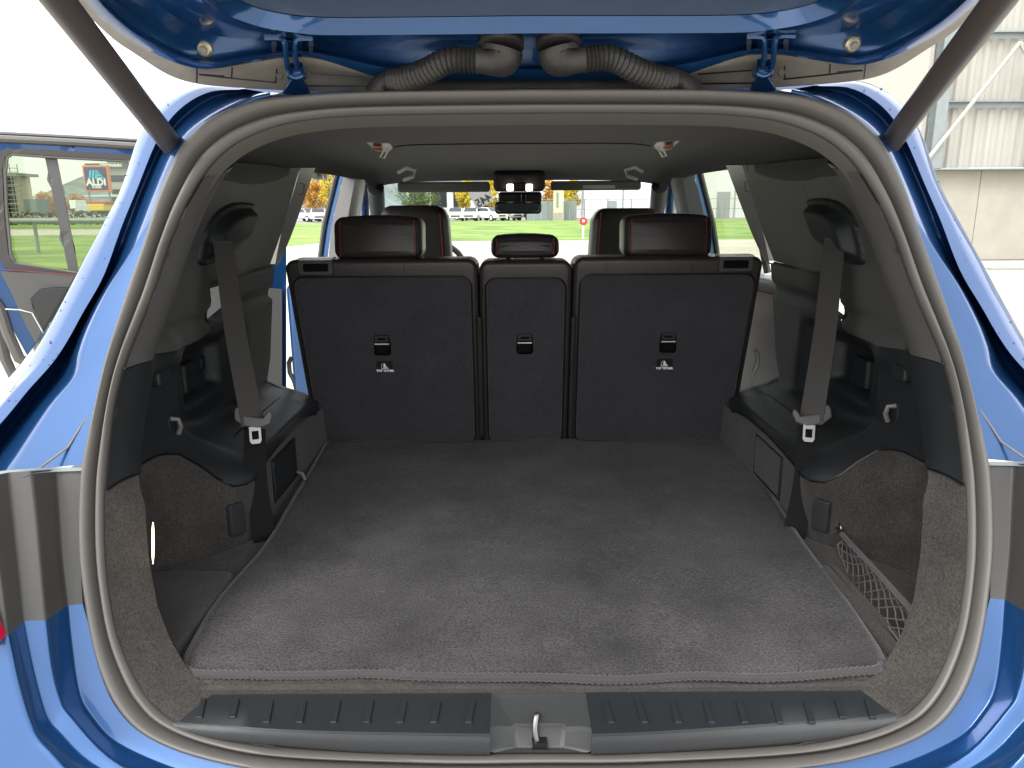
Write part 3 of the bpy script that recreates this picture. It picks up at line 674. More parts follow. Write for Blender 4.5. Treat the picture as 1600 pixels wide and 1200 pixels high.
# sill trim -----------------------------------------------------------
def sz(y): return .702
sill = MB()
top = [(-.395, .855), (.372, .850)]
lf = [PZ(302, 1078, .702), PZ(268, 1138, .700)]; rt = [PZ(1377, 1066, .702), PZ(1411, 1124, .700)]
def sillrow(vL, vC, vR, uL, uR, z): return [PZ(uL, vL, z), PZ((uL+838)/2, (vL+3*vC)/4+0, z), PZ(838, vC, z), PZ((uR+838)/2, (vR+3*vC)/4, z), PZ(uR, vR, z)]
r0 = [PZ(u, v, .7035) for u, v in ((302, 1078), (600, 1081), (838, 1080), (1000, 1077), (1225, 1070), (1377, 1064))]
r1 = [PZ(u, v, .7035) for u, v in ((270, 1125), (337, 1132), (450, 1140), (600, 1144), (838, 1147), (1000, 1144), (1225, 1129), (1337, 1119), (1409, 1108))]
r4 = [PO(u, v, .0) for u, v in ((266, 1141), (337, 1156), (450, 1167), (600, 1177), (838, 1181), (1000, 1177), (1225, 1163), (1337, 1148), (1412, 1124))]
def xal(r, ref):
    c = crom(r, 101); xs = [p[0] for p in c]; return [np.array([p[0], np.interp(p[0], xs, [k[1] for k in c]), np.interp(p[0], xs, [k[2] for k in c])]) for p in ref]
r4 = xal(r4, r1); r2 = [a+(b-a)*.12+np.array([0, -.0015, .001]) for a, b in zip(r1, r4)]; r3 = [a+(b-a)*.5+np.array([0, -.004, .003]) for a, b in zip(r1, r4)]
r5 = [p+np.array([0, .02, -.01]) for p in r4]; r00 = [p+np.array([0, .003, -.02]) for p in r0]
# sill with a cup cut-out in the middle: two halves
def part_rail(r, u0, u1, n=14):
    c = crom(r, 101); xs = [p[0] for p in c]; return [np.array([x, np.interp(x, xs, [p[1] for p in c]), np.interp(x, xs, [p[2] for p in c])]) for x in np.linspace(u0, u1, n)]
cxl, cxr = PZ(768, 1086, .70)[0], PZ(915, 1086, .70)[0]
for a_, b_ in ((None, cxl), (cxr, None)):
    rails = []
    for r in (r00, r0, r1, r2, r3, r4, r5): rails.append(part_rail(r, r[0][0] if a_ is None else a_, r[-1][0] if b_ is None else b_, 24))
    netmesh(rails[:4], 24, 2).build('sill_trim', plas, CAR, angle=50)
    netmesh([[p+np.array([0, -.0004, .0004]) for p in r] for r in rails[3:]], 24, 3, sharp=False).build('sill_front_face', plasl, CAR, angle=50)
for uu in (315, 367, 420, 472, 525, 577, 629, 682, 736, 948, 1000, 1053, 1105, 1157, 1212, 1262, 1310, 1357):
    dx = (uu-838)*-.03; v0, v1 = (1094, 1128)
    if abs(uu-838) > 430: v0, v1 = 1090, 1120
    a, b = PZ(uu+dx*.0-4+(3 if uu < 838 else -3), v0, .706), PZ(uu-4-(6 if uu < 838 else -6), v1, .706)
    mb = MB(); wv = np.array([.0085, 0, 0])
    mb.prism([a, a+wv*.8, b+wv, b], (0, 0, -.004)); mb.build('rib', plas, CAR, bevel=.001, smooth=False)
# cup around the striker
z0 = .7035; cup = MB()
pt = lambda u, v, z: PZ(u, v, z)
rim = [pt(766, 1083, z0), pt(919, 1083, z0), pt(921, 1140, z0), PO(907, 1176, -.001), PO(780, 1176, -.001), pt(763, 1140, z0)]
inn = [pt(778, 1090, z0-.002), pt(908, 1090, z0-.002), pt(911, 1138, z0-.006), PO(899, 1172, .004), PO(788, 1172, .004), pt(774, 1138, z0-.006)]
flo = [pt(802, 1131, .692), pt(883, 1131, .692), pt(881, 1140, .684), PO(878, 1170, .012), PO(808, 1170, .012), pt(806, 1140, .684)]
for k_ in (0, 4, 5): rim[k_][0] = cxl-.0008
for k_ in (1, 2, 3): rim[k_][0] = cxr+.0008
cup.add(rim+inn+flo, [(a, (a+1) % 6, 6+(a+1) % 6, 6+a) for a in range(6)]+[(6+a, 6+(a+1) % 6, 12+(a+1) % 6, 12+a) for a in range(6)]+[(12, 13, 14, 17), (17, 14, 15, 16)])
cupo = cup.build('striker_cup', plasl, CAR, bevel=.003, segs=3, angle=30)
MB().box(pt(843, 1160, .672), (.018, .016, .01)).build('striker_slot', black, CAR)
sp = [PY(840, 1162, .775), PY(836, 1140, .779), PY(838, 1120, .786), PY(840, 1117, .792), PY(843, 1122, .80), PY(846, 1150, .80)]
MB().tube(crom(sp, 16), .0035, 8).build('striker', steel, CAR)

# headliner -------------------------------------------------------------
def arch(y, X, Z0, top, e=.55, n=33):
    out = []
    for a in np.linspace(math.pi, 0, n):
        c, s = math.cos(a), math.sin(a); out.append(np.array([X*math.copysign(abs(c)**e, c), y, Z0+(top-Z0)*abs(s)**e]))
    return out
H0 = crom([mx(p) for p in I3[8:0:-1]]+I3[:9], 33)
def bl(A, B, t, dy=0, dz=0): return [p+(q-p)*t+np.array([0, dy, dz]) for p, q in zip(A, B)]
HA = arch(1.45, .612, 1.392, 1.492)
H1 = [p+np.array([0, .028, .006]) for p in H0]; H2 = bl(H0, HA, .16, 0, .012); H3 = bl(H0, HA, .55, 0, .012)
netmesh([H0, H1, H2, [p+np.array([0, .012, .004]) for p in H2]], 65, 3, sharp=False).build('rear_header_trim', plasg, CAR, angle=80)
netmesh([bl(H2, H2, 0, 0, -.001), H3, HA, arch(1.75, .608, 1.397, 1.50), arch(2.05, .60, 1.412, 1.502), arch(2.45, .60, 1.418, 1.50), arch(2.9, .59, 1.415, 1.478), arch(3.2, .585, 1.385, 1.425)], 65, 4, sharp=False).build('headliner', headl, CAR, angle=80)
# crease of the roof blind frame
ring = [np.array(p) for p in ([-.36, 2.15, 1.478], [-.34, 2.2, 1.486], [-.28, 2.24, 1.4925], [0, 2.26, 1.4955], [.28, 2.24, 1.4925], [.34, 2.2, 1.486], [.36, 2.15, 1.478])]
MB().tube(crom(ring, 40), .002, 6).build('roof_blind_frame', headl, CAR)
# lower band of header: outer frame of windscreen
def handle(name, pts, r, m, par): MB().tube(crom([np.array(p) for p in pts], 14), r, 8).build(name, m, par)
for sx, uo in ((-1, 0), (1, 0)):
    # rear interior lamps with folded hook
    c = PY(594, 226, 1.62) if sx < 0 else PY(1041, 224, 1.62)
    MB().prism([c+np.array([a*.02*sx*-1, b, d]) for a, b, d in ((-1.5, 0, .006), (1, 0, .004), (1.3, 0, -.006), (.6, 0, -.016), (-.6, 0, -.012))], (0, .012, 0)).build('interior_lamp', lightgrey, CAR, bevel=.003)
    MB().tube([c+np.array([.012*sx, -.006, -.004]), c+np.array([-.004*sx, -.008, -.006])], .007, 10).build('lamp_bulb', bulb, CAR)
    hk = [c+np.array([-.02*sx, -.004, -.008]), c+np.array([-.008*sx, -.008, -.028]), c+np.array([-.0*sx, -.008, -.026]), c+np.array([-.01*sx, -.004, -.008])]
    MB().tube(hk, .0022, 6).build('coat_hook', lightgrey, CAR)
    g = PY(636, 270, 2.35) if sx < 0 else PY(990, 269, 2.35)
    pts = [g+np.array([.028*sx, 0, .0]), g+np.array([0, -.01, .014]), g+np.array([-.026*sx, 0, .006]), g+np.array([-.02*sx, -.01, -.012]), g+np.array([.012*sx, 0, -.022])]
    MB().tube(pts, .0055, 8).build('grab_handle', lightgrey, CAR)

# overhead console, mirror, visors ---------------------------------------
pillow('overhead_console', -.098, .108, 1.372, 1.455, .02, 3.02, 3.2, .02, plas, CAR, fn=lambda p: np.array([p[0], p[1], p[2]+(p[1]-3.02)*.2]))
for u in (797, 827):
    c = PY(u, 293, 3.0); MB().box(c, (.026, .012, .026)).build('reading_lamp', lampw, CAR, bevel=.004)
c = PY(812, 291, 3.0); MB().box(c, (.05, .012, .028)).build('switch_panel', black, CAR, bevel=.003)
a, b = PY(818, 305, 3.1), PY(818, 318, 3.06); MB().tube([a, b], .010, 8).build('mirror_stem', black, CAR)
pillow('sensor_housing', *(PY(779, 320, 3.2)[0], PY(846, 320, 3.2)[0]), PY(800, 318, 3.2)[2], PY(800, 300, 3.2)[2], .012, 3.15, 3.25, .012, black, CAR)
a, b = PY(773, 315, 3.0), PY(846, 334, 3.0)
mir = pillow('rear_view_mirror', a[0], b[0], b[2], a[2], .015, 2.99, 3.03, .006, black, CAR)
pillow('mirror_glass', a[0]+.004, b[0]-.004, b[2]+.004, a[2]-.004, .012, 2.985, 2.992, .003, mat('mirror_silver', (.10, .115, .11), .03, 1.), mir)
for nm, u0, u1, v0, v1 in (('l', 622, 766, 285, 300), ('r', 860, 1000, 283, 297)):
    a, b = PY(u0, v0, 3.15), PY(u1, v1, 3.15); vz = pillow('sun_visor', a[0], b[0], b[2], a[2], .012, 3.12, 3.15, .01, mat('visor_cloth_'+nm, (.22, .22, .20), .8), CAR)
    if nm == 'r':
        a, b = PY(911, 289.5, 3.11), PY(961, 294.5, 3.11); MB().box((a+b)/2, (b[0]-a[0], .002, a[2]-b[2])).build('warning_label', lightgrey, vz, smooth=False)

# windscreen, pillars, dash ------------------------------------------------
MB().add([(-.57, 3.22, 1.40), (.57, 3.22, 1.40), (.72, 4.15, .98), (-.72, 4.15, .98)], [(0, 1, 2, 3)]).build('windscreen', wglass, CAR)
for s in (-1, 1):
    MB().tube([(s*.588, 3.15, 1.40), (s*.66, 3.6, 1.22), (s*.745, 4.1, 1.0)], [.035, .033, .04], 10).build('front_pillar_trim', headl, CAR)
    MB().tube([(s*.64, 3.15, 1.445), (s*.73, 3.6, 1.26), (s*.82, 4.1, 1.02)], [.03, .03, .04], 10).build('front_pillar_panel', paint, CAR)
    # centre pillar: inner trim, painted outer face
    netmesh([[(s*.585, 2.86, 1.42), (s*.625, 2.86, 1.25), (s*.665, 2.86, 1.0)], [(s*.60, 2.80, 1.42), (s*.64, 2.80, 1.25), (s*.68, 2.80, 1.0)], [(s*.645, 2.82, 1.43), (s*.70, 2.82, 1.25), (s*.74, 2.82, 1.0)], [(s*.65, 2.97, 1.43), (s*.71, 2.97, 1.25), (s*.74, 2.97, 1.0)], [(s*.59, 2.97, 1.42), (s*.63, 2.97, 1.25), (s*.67, 2.97, 1.0)], [(s*.585, 2.86, 1.42), (s*.625, 2.86, 1.25), (s*.665, 2.86, 1.0)]], 12, 2).build('centre_pillar_trim', greyhard if s < 0 else plas, CAR, angle=30)
    netmesh([[(s*.65, 2.84, 1.44), (s*.705, 2.84, 1.25), (s*.75, 2.84, 1.0)], [(s*.672, 2.85, 1.44), (s*.73, 2.85, 1.25), (s*.78, 2.85, 1.0)], [(s*.675, 2.96, 1.44), (s*.735, 2.96, 1.25), (s*.785, 2.96, 1.0)]], 12, 2).build('centre_pillar_panel', paint, CAR, angle=30)
    MB().tube([(s*.678, 2.845, 1.44), (s*.737, 2.845, 1.25), (s*.787, 2.845, 1.0)], .008, 6).build('door_seal', rubber, CAR)
    MB().box((s*.80, 2.91, .72), (.20, .14, .62)).build('centre_pillar_panel', paint, CAR, bevel=.02)
    MB().box((s*.69, 2.87, .72), (.05, .16, .62)).build('centre_pillar_trim', plas, CAR, bevel=.02)
    # front door glass
    MB().add([(s*.66, 2.98, 1.42), (s*.66, 3.2, 1.41), (s*.80, 4.0, 1.03), (s*.79, 2.98, 1.03)], [(0, 1, 2, 3)]).build('door_glass', tglass if s > 0 else wglass, CAR)
    MB().box((s*.80, 3.5, .68), (.16, 1.06, .66)).build('front_door', paint, CAR, bevel=.03)
    MB().box((s*.70, 3.5, .68), (.05, 1.0, .64)).build('front_door_trim', plas, CAR, bevel=.02)
MB().box((0, 4.15, .86), (1.5, .5, .2)).build('dashboard', plas, CAR, bevel=.05, segs=3)
MB().box((0, 4.85, .78), (1.6, 1.0, .30)).build('bonnet', paint, CAR, bevel=.12, segs=4)
st = [PY(661+62*math.cos(a), 412+36*math.sin(a), 3.55) for a in np.linspace(-math.pi, math.pi, 41)]
MB().tube(st, .014, 8, cap=False).build('steering_wheel', leather, CAR)
MB().box((0, 2.6, .30), (1.6, 3.6, .08)).build('floor_pan', black, CAR)
MB().box((0, 1.3, .58), (1.5, .95, .10)).build('underfloor', black, CAR)

# rear seats ------------------------------------------------------------
def sy(z): return 1.84-.09*(z-.72)/.477
def seatfn(xc):
    def f(p): x, y, z = p; return np.array([x-math.copysign(max(0, abs(x)-.2), x)*.055*(1.2-z)/.48, y+sy(z), z])
    return f
def stitch(pts, name, par, off=.0, k=1.):
    P = lin(pts, max(8, int(np.sum(np.linalg.norm(np.diff(np.array(pts), axis=0), axis=1))/.0048))); mb = MB()
    mb.tube(P, .0009*k, 4)
    for i in range(0, len(P)-1): mb.tube([P[i]+(P[i+1]-P[i])*.12, P[i]+(P[i+1]-P[i])*.75], .0017*k, 4)
    return mb.build(name, redst, par)
seats = [(-.566, -.109, -.352), (-.106, .116, .005), (.119, .568, .352)]
for si, (x0, x1, hx) in enumerate(seats):
    lab = ['left rear seat back', 'narrow centre rear seat back', 'right rear seat back'][si]
    ext = (1.195, 1.19, 1.197)[si]
    sb = pillow('seat_back', x0, x1, .705, ext, .024, 0, .13, .014, leather, CAR, fn=seatfn(hx)); sb['label'] = lab
    m_ = .017
    pn = pillow('backrest_carpet', x0+m_, x1-m_, .715, ext-.042, .025, -.006, .02, .005, seatcarpet, sb, fn=seatfn(hx))
    # piping round the carpet panel
    o = rrect(x0+m_-.002, x1-m_+.002, .713, ext-.040, .026, 6); f_ = seatfn(hx)
    MB().tube([f_(np.array([p[0], -.001, p[1]])) for p in o]+[f_(np.array([o[0][0], -.001, o[0][1]]))], .0024, 6, cap=False).build('piping', black, sb)
    # top seams
    for sx_ in ((x0+.17*(x1-x0), x0+.62*(x1-x0)) if si != 1 else ()):
        MB().tube([f_(np.array([sx_, -.002, ext-.038])), f_(np.array([sx_, .001, ext-.012])), f_(np.array([sx_, .02, ext+.001]))], .0014, 5).build('seam', black, sb)
    # tether anchor pocket
    uc, vc = ((597, 538), (820, 536), (1044, 534))[si]
    c = PY(uc, vc, 1.78); c[1] = sy(c[2])-.008
    cup_ = MB(); ro = rrect(c[0]-.0205, c[0]+.0205, c[2]-.028, c[2]+.026, .007, 4); ri = rrect(c[0]-.017, c[0]+.017, c[2]-.0245, c[2]+.0225, .005, 4); n = len(ro)
    cup_.add([(x, c[1]+.002, z) for x, z in ro]+[(x, c[1]-.004, z) for x, z in ri]+[(x, c[1]+.0015, z) for x, z in ri]+[(c[0]+(x-c[0])*.8, c[1]+.001, c[2]+(z-c[2])*.8) for x, z in ri],
             [(k*n+i, k*n+(i+1) % n, (k+1)*n+(i+1) % n, (k+1)*n+i) for k in range(3) for i in range(n)]+[tuple(range(3*n, 4*n))])
    cu = cup_.build('tether_pocket', pockm, sb, angle=30)
    MB().tube([(c[0]-.0175, c[1]-.0045, c[2]+.001), (c[0]+.0175, c[1]-.0045, c[2]+.001)], 0.0016, 8).build('tether_bar', lightgrey, cu)
    MB().box((c[0], c[1]-.002, c[2]+.013), (.02, .003, .005)).build('pocket_step', pockm, cu)
    if si != 1:
        uc, vc = ((600, 575), None, (1040, 571))[si]; q = PY(uc, vc, 1.78); q[1] = sy(q[2])-.0072
        lb = MB().prism([(q[0]+a_, q[1]-.09*b_/.477, q[2]+b_) for a_, b_ in ((-.0195, -.0145), (.0195, -.0145), (.0195, .0145), (-.0195, .0145))], (0, .001, 0)).build('tether_label', mat('label_black%d' % si, (.012, .012, .012), .35), sb, smooth=False)
        lb['label'] = 'small black TOP TETHER label'
        text('lettering', 'TOP TETHER', .0074, frame((q[0], q[1]-.0004+.002, q[2]-.0105), (1, 0, 0), (0, -.18, 1)), white, lb, bold=.00055)
        y_ = q[1]-.0006; pic = MB(); s_ = -1 if si == 0 else 1
        def pv(a_, b_): return (q[0]+a_*.001, y_-.19*b_*.001+.000, q[2]+b_*.001)
        pic.add([pv(-9, -5), pv(9, -5), pv(9, -3), pv(-9, -3)], [(0, 1, 2, 3)]); pic.add([pv(-4, -2), pv(8, -2), pv(3, 2), pv(1, 9), pv(-3, 9)], [(0, 1, 2, 3, 4)])
        pic.tube([pv(-9, -3), pv(-7, 7), pv(-4, 9)], .0006, 4); pic.build('pictogram', white, lb, smooth=False)
        # release handle bezel at the outer top corner
        hx_ = (-.49, None, .50)[si]; hz_ = ext-.018
        bz = MB(); ro = rrect(hx_-.042, hx_+.042, hz_-.018, hz_+.020, .006, 3); ri = rrect(hx_-.030, hx_+.030, hz_-.009, hz_+.010, .004, 3); n = len(ro)
        yy = sy(hz_)-.004; bz.add([(x, yy+.006, z) for x, z in ro]+[(x, yy, z) for x, z in rrect(hx_-.040, hx_+.040, hz_-.016, hz_+.018, .006, 3)]+[(x, yy, z) for x, z in ri]+[(x, yy+.012, z) for x, z in ri],
               [(k*n+i, k*n+(i+1) % n, (k+1)*n+(i+1) % n, (k+1)*n+i) for k in range(3) for i in range(n)])
        bzo = bz.build('release_bezel', plasl, sb, angle=30)
        MB().box((hx_, yy+.004, hz_+.0), (.062, .004, .020)).build('release_recess', pockm, bzo)
        MB().box((hx_, yy+.018, hz_+.0205), (.080, .045, .005)).build('release_handle', lightgrey, bzo, bevel=.0015)
    # headrest
    if si == 1: hz0, hz1, hw, yy = PY(818, 402, 1.84)[2], PY(818, 365, 1.84)[2], .083, 1.80
    else: hz0, hz1, hw, yy = PY(595, 403, 1.86)[2], PY(595, 336, 1.86)[2], .107, 1.80
    def hf(p, zc=(hz0+hz1)/2, yy=yy, hx=hx, hw=hw):
        x, y, z = p; k = ((x-hx)/hw)
        return np.array([x, y+.012*k*k+(z-zc)*.12, z-.006*k*k*(1 if z > zc else 0)])
    hr = pillow('headrest', hx-hw, hx+hw, hz0, hz1, .018 if si == 1 else .022, yy, yy+.10, .016, leather, CAR, fn=hf, crown=.004 if si != 1 else .0015)
    for s in (-1, 1):
        xs = hx+s*hw*.84; Z = np.linspace(hz0+.008, hz1-.006, 12)
        stitch([hf(np.array([xs, yy+.0005+(.010*(max(0, abs(z-(hz0+hz1)/2)/(hz1-hz0)*2-.8)/.2)**2), z])) for z in Z], 'stitching', hr)
        MB().tube([hf(np.array([xs+s*.004, yy-.0+(.012*(max(0, abs(z-(hz0+hz1)/2)/(hz1-hz0)*2-.8)/.2)**2), z])) for z in Z], .0010, 4).build('seam', black, hr)
        MB().tube([(hx+s*hw*.5, yy+.05, hz0-.03), (hx+s*hw*.5, yy+.05, hz0+.02)], .006, 8).build('headrest_post', steel, hr)
# seams strips between seats with small stops
for u in (749, 895):
    a, b = PY(u, 492, 1.80), PY(u, 680, 1.83); x = a[0]
    MB().tube([(x, sy(a[2])-.004, a[2]), (x, sy(b[2])-.004, b[2])], .006, 8).build('centre_seat_edge', leather, CAR)
# seat side bolster / hinge covers, and seat bodies
for s in (-1, 1):
    pillow('seat_hinge_cover', s*.555-.03, s*.555+.03, .70, .745, .012, 1.78, 1.85, .010, plas, CAR)
    mb = MB(); c0 = PY(457, 575, 1.85) if s < 0 else PY(1179, 563, 1.85)
    mb.tube([c0+np.array([0, 0, .028]), c0+np.array([-.008*s*-1, 0, .014]), c0+np.array([.008*s, 0, -.012]), c0+np.array([0, 0, -.03])], .006, 8); mb.build('seat_release_lever', greyhard, CAR)
    MB().tube([c0+np.array([.006*s, .01, -.03]), c0+np.array([-.012*s, .0, -.10]), c0+np.array([-.02*s, 0, -.17])], .003, 6).build('lever_cable', greyhard, CAR)
for x_ in (-.108, .118): MB().box((x_, 1.885, .93), (.07, .05, .44)).build('seat_gap_filler', black, CAR, bevel=.01)  # black boxes added behind the seat gaps so they show dark
MB().box((0, 2.15, .62), (1.12, .48, .18)).build('rear_bench', leather, CAR, bevel=.05, segs=3)
# front seats
for s in (-1, 1):
    hx = .39*s+(.005); a, b = PY(661 if s < 0 else 963, 322, 3.0), PY(661, 400, 3.0)
    fs_ = pillow('front_seat', hx-.125, hx+.125, .70, PY(661, 321 if s < 0 else 327, 2.9)[2], .05, 2.72, 2.86, .035, leather, CAR, fn=lambda p, hx=hx: np.array([hx+(p[0]-hx)*(1.0+.35*sm(1.22, 1.0, p[2])*0+max(0, (1.30-p[2]))*.5), p[1], p[2]]))
    for q in (-1, 1):
        zt = PY(661, 321, 2.9)[2]; Z = np.linspace(1.10, zt-.03, 14)
        stitch([np.array([hx+q*(.100)*(1+max(0, 1.30-z)*.5), 2.7185, z]) for z in Z], 'stitching', fs_)

# window glazing & right rear door -------------------------------------
MB().add([(.675, 2.06, 1.12), (.61, 2.1, 1.43), (.655, 2.84, 1.44), (.735, 2.84, 1.10)], [(0, 1, 2, 3)]).build('door_glass', tglass, CAR)
rd = netmesh([[(.73, 2.0, 1.12), (.725, 2.4, 1.11), (.72, 2.84, 1.10)], [(.70, 2.0, 1.10), (.70, 2.4, 1.09), (.695, 2.84, 1.08)], [(.715, 2.0, 1.02), (.705, 2.4, 1.01), (.70, 2.84, 1.0)], [(.745, 2.0, .86), (.735, 2.4, .85), (.73, 2.84, .85)], [(.73, 2.0, .45), (.72, 2.4, .42), (.72, 2.84, .42)]], 10, 3, sharp=False)
rd.build('rear_door_trim', greyhard, CAR)
stitch([np.array([.700, 2.02, 1.075]), np.array([.698, 2.80, 1.055])], 'stitching', CAR)
MB().box((.82, 2.45, .74), (.14, .80, .70)).build('rear_door_panel', paint, CAR, bevel=.03)
MB().tube([(.69, 2.08, 1.13), (.655, 2.1, 1.28), (.615, 2.12, 1.43)], .010, 6).build('door_seal', rubber, CAR)
MB().tube([(.615, 2.12, 1.43), (.62, 2.5, 1.44), (.62, 2.84, 1.43)], .012, 6).build('door_seal', rubber, CAR)
MB().tube([(-.615, 2.12, 1.43), (-.62, 2.5, 1.44), (-.62, 2.84, 1.43)], .012, 6).build('door_seal', rubber, CAR)

# ---------------- belts
def ribbon(pts, wdir, wid, m, name, par, th=.0014, n=24):
    P = crom(pts, n); mb = MB(); vs = []
    for i, p in enumerate(P):
        wd = np.array(wdir[0])+(np.array(wdir[1])-np.array(wdir[0]))*i/(n-1); wd = wd/np.linalg.norm(wd)*wid/2; t = P[min(i+1, n-1)]-P[max(i-1, 0)]; nn = np.cross(t, wd); nn = nn/np.linalg.norm(nn)*th/2
        vs += [p-wd-nn, p+wd-nn, p+wd+nn, p-wd+nn]
    fs = [(4*i+k, 4*i+(k+1) % 4, 4*i+4+(k+1) % 4, 4*i+4+k) for i in range(n-1) for k in range(4)]+[(0, 1, 2, 3), (4*n-4, 4*n-3, 4*n-2, 4*n-1)]
    mb.add(vs, fs); return mb.build(name, m, par, angle=40)
def bezelf(poly_px, s, name):
    dom = [hit(u, v, s) for u, v in poly_px]; dom = [(p[1], p[2]) for p in dom]; dom = smoothpoly(dom+[dom[0]], 40)[:-1]; P = np.array(dom)
    def fn_(y, z):
        d = segdist(np.array([[y, z]]), P)[0]; b = .004+.034*sm(0, .028, d)*(.55+.45*sm(1.33, 1.24, z)) if d > 1e-4 else .0035
        b = .003+.009*sm(0, .004, d)+.026*sm(.010, .032, d)
        return (s*(F(y, z)-b), y, z)
    return patch(dom, .0055, fn_).build(name, plas, CAR, angle=80)
bezelf([(1264, 312), (1290, 309), (1320, 318), (1342, 345), (1356, 400), (1352, 414), (1330, 412), (1305, 398), (1292, 385), (1276, 345)], 1, 'belt_guide')
bezelf([(393, 318), (365, 316), (338, 328), (318, 355), (306, 400), (309, 415), (330, 412), (352, 398), (368, 385), (382, 350)], -1, 'belt_guide')
for s, T, M_, B1, B2, wd1, wd2 in ((1, (1303, 385), (1268, 652), (1264, 662), (1240, 840), (1, -.25, .0), (1, .35, .1)), (-1, (350, 390), (394, 655), (398, 668), (413, 834), (1, .25, .0), (1, -.35, .1))):
    p0 = PY(*T, 1.45); p1 = PY(*M_, 1.33); q0 = PY(*B1, 1.335); q1 = PY(*B2, 1.27)
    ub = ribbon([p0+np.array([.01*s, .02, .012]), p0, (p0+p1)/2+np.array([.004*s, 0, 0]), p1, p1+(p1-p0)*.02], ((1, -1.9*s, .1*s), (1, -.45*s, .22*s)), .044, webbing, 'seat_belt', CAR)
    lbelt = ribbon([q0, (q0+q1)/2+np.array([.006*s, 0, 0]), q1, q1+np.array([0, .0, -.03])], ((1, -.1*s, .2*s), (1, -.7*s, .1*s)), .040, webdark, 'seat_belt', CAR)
    # tongue
    ax = np.array([1, -.12*s, .18*s]); ax /= np.linalg.norm(ax); dn = (p1-p0)/np.linalg.norm(p1-p0); dn = dn-ax*(dn@ax); dn /= np.linalg.norm(dn); nn = np.cross(ax, dn); nn *= (-1 if nn[1] > 0 else 1)
    c = p1+dn*.002+nn*.004
    out = [(-.034, -.014), (-.030, -.022), (-.024, -.018), (-.020, -.006), (.020, -.006), (.026, -.020), (.032, -.022), (.036, -.012), (.034, .004), (.016, .014), (-.012, .014), (-.030, .004)]
    tg = MB(); tg.prism([c+ax*a_+dn*b_+nn*.004 for a_, b_ in out], -nn*.008); to = tg.build('belt_tongue', tonguem, ub, bevel=.0025, segs=3)
    bc = c+ax*(-.008*s)+dn*.012; tl_ = R(14)*-s; ax, dn = ax*math.cos(tl_)-dn*math.sin(tl_)*-1*-1, dn*math.cos(tl_)+ax*math.sin(tl_)
    mb = MB(); blade = [(-.0105, 0), (.0105, 0), (.0105, .027), (.007, .032), (-.007, .032), (-.0105, .027)]; slot = [(-.0062, .008), (.0062, .008), (.0062, .024), (-.0062, .024)]
    patch(blade, .006, lambda a_, b_: bc+ax*a_+dn*b_+nn*.002, holes=[slot], mb=mb); mb.build('tongue_blade', steel, to, solid=.0025, smooth=False)

# ---------------- hooks, knobs, pockets on the side panels
def knob(u, v, s, w_, h_, d_, nm, m):
    p = hit(u, v, s); x = p[0]; M_ = MB()
    return pillow(nm, p[1]-w_/2, p[1]+w_/2, p[2]-h_/2, p[2]+h_/2, min(w_, h_)*.3, 0, d_, min(d_, w_, h_)*.3, m, CAR, fn=lambda q, x=x, s=s: np.array([x-s*q[1]+s*.002, q[0], q[2]]))
def hook(u, v, s):
    p = hit(u, v, s); k = knob(u, v, s, .035, .034, .006, 'hook_plate', plas)
    MB().tube([p+np.array([-s*.004, -.010, .012]), p+np.array([-s*.016, -.006, .010]), p+np.array([-s*.018, -.004, -.004]), p+np.array([-s*.012, -.004, -.018])], .0045, 8).build('bag_hook', greyhard, k)
for s, pts in ((1, ((1415, 583), (1332, 554), (1398, 642), (1243, 590), (1200, 490))), (-1, ((246, 590), (318, 566), (268, 662), (405, 590), (438, 490)))):
    k = knob(*pts[0], s, .045, .028, .016, 'retractor_lug', plas)
    knob(*pts[1], s, .040, .028, .006, 'push_button', plas)
    hook(*pts[2], s)
# blocks added to stand in for the lit faces of the storage recess
for s, ya in ((1, 1.50), (-1, 1.50)):
    z_ = .975; x_ = F(ya, z_)
    pillow('recess_face_block', ya-.035, ya+.035, z_-.034, z_+.03, .008, 0, .022, .008, plas, CAR, fn=lambda q, x=x_, s=s: np.array([s*(x-q[1]+.002), q[0], q[2]]))
# armrest pads over the wheel arches, access panels
for s in (-1, 1):
    pts0 = [(s*.525, y, .850) for y in (1.38, 1.5, 1.62, 1.72)]
    pillow('wheel_arch_pad', 1.36, 1.75, .516, .60, .02, 0, .05, .016, plas, CAR, fn=lambda q, s=s: np.array([s*q[2], q[0], .852-q[1]+.02*sm(.52, .60, q[2])]))
    al = [(1.34, .735), (1.48, .735), (1.48, .812), (1.34, .812)]
    pillow('access_panel', 1.40, 1.55, .738, .818, .004, 0, .006, .0015, carpet if s > 0 else plas, CAR, fn=lambda q, s=s: np.array([s*(.508+q[1]-.0), q[0], q[2]]))
    o_ = [(1.395, .733), (1.555, .733), (1.555, .822), (1.395, .822)]
    MB().tube([(s*.5105, a_, b_) for a_, b_ in o_+[o_[0]]], .0018, 4).build('panel_gap', black, CAR)
    pillow('belt_anchor', 1.232, 1.254, .735, .795, .004, 0, .008, .002, plas, CAR, fn=lambda q, s=s: np.array([s*(F(q[0], q[2])-.003)-s*q[1], q[0], q[2]]))
# fabric pull tabs by the mat
for (u, v) in ((474, 745),):
    p = PZ(u, v, .738); MB().tube([p+np.array([-.012, 0, .012]), p+np.array([0, -.004, .008]), p+np.array([.006, -.008, -.004])], .004, 6).build('pull_tab', greyhard, CAR)
# boot lamp, lit
lm = MB(); lm.tube([PY(239, v, .893) for v in (816, 826, 848, 870, 881)], [.0004, .0012, .0017, .0012, .0004], 10); lm.build('boot_lamp', lampm, CAR)

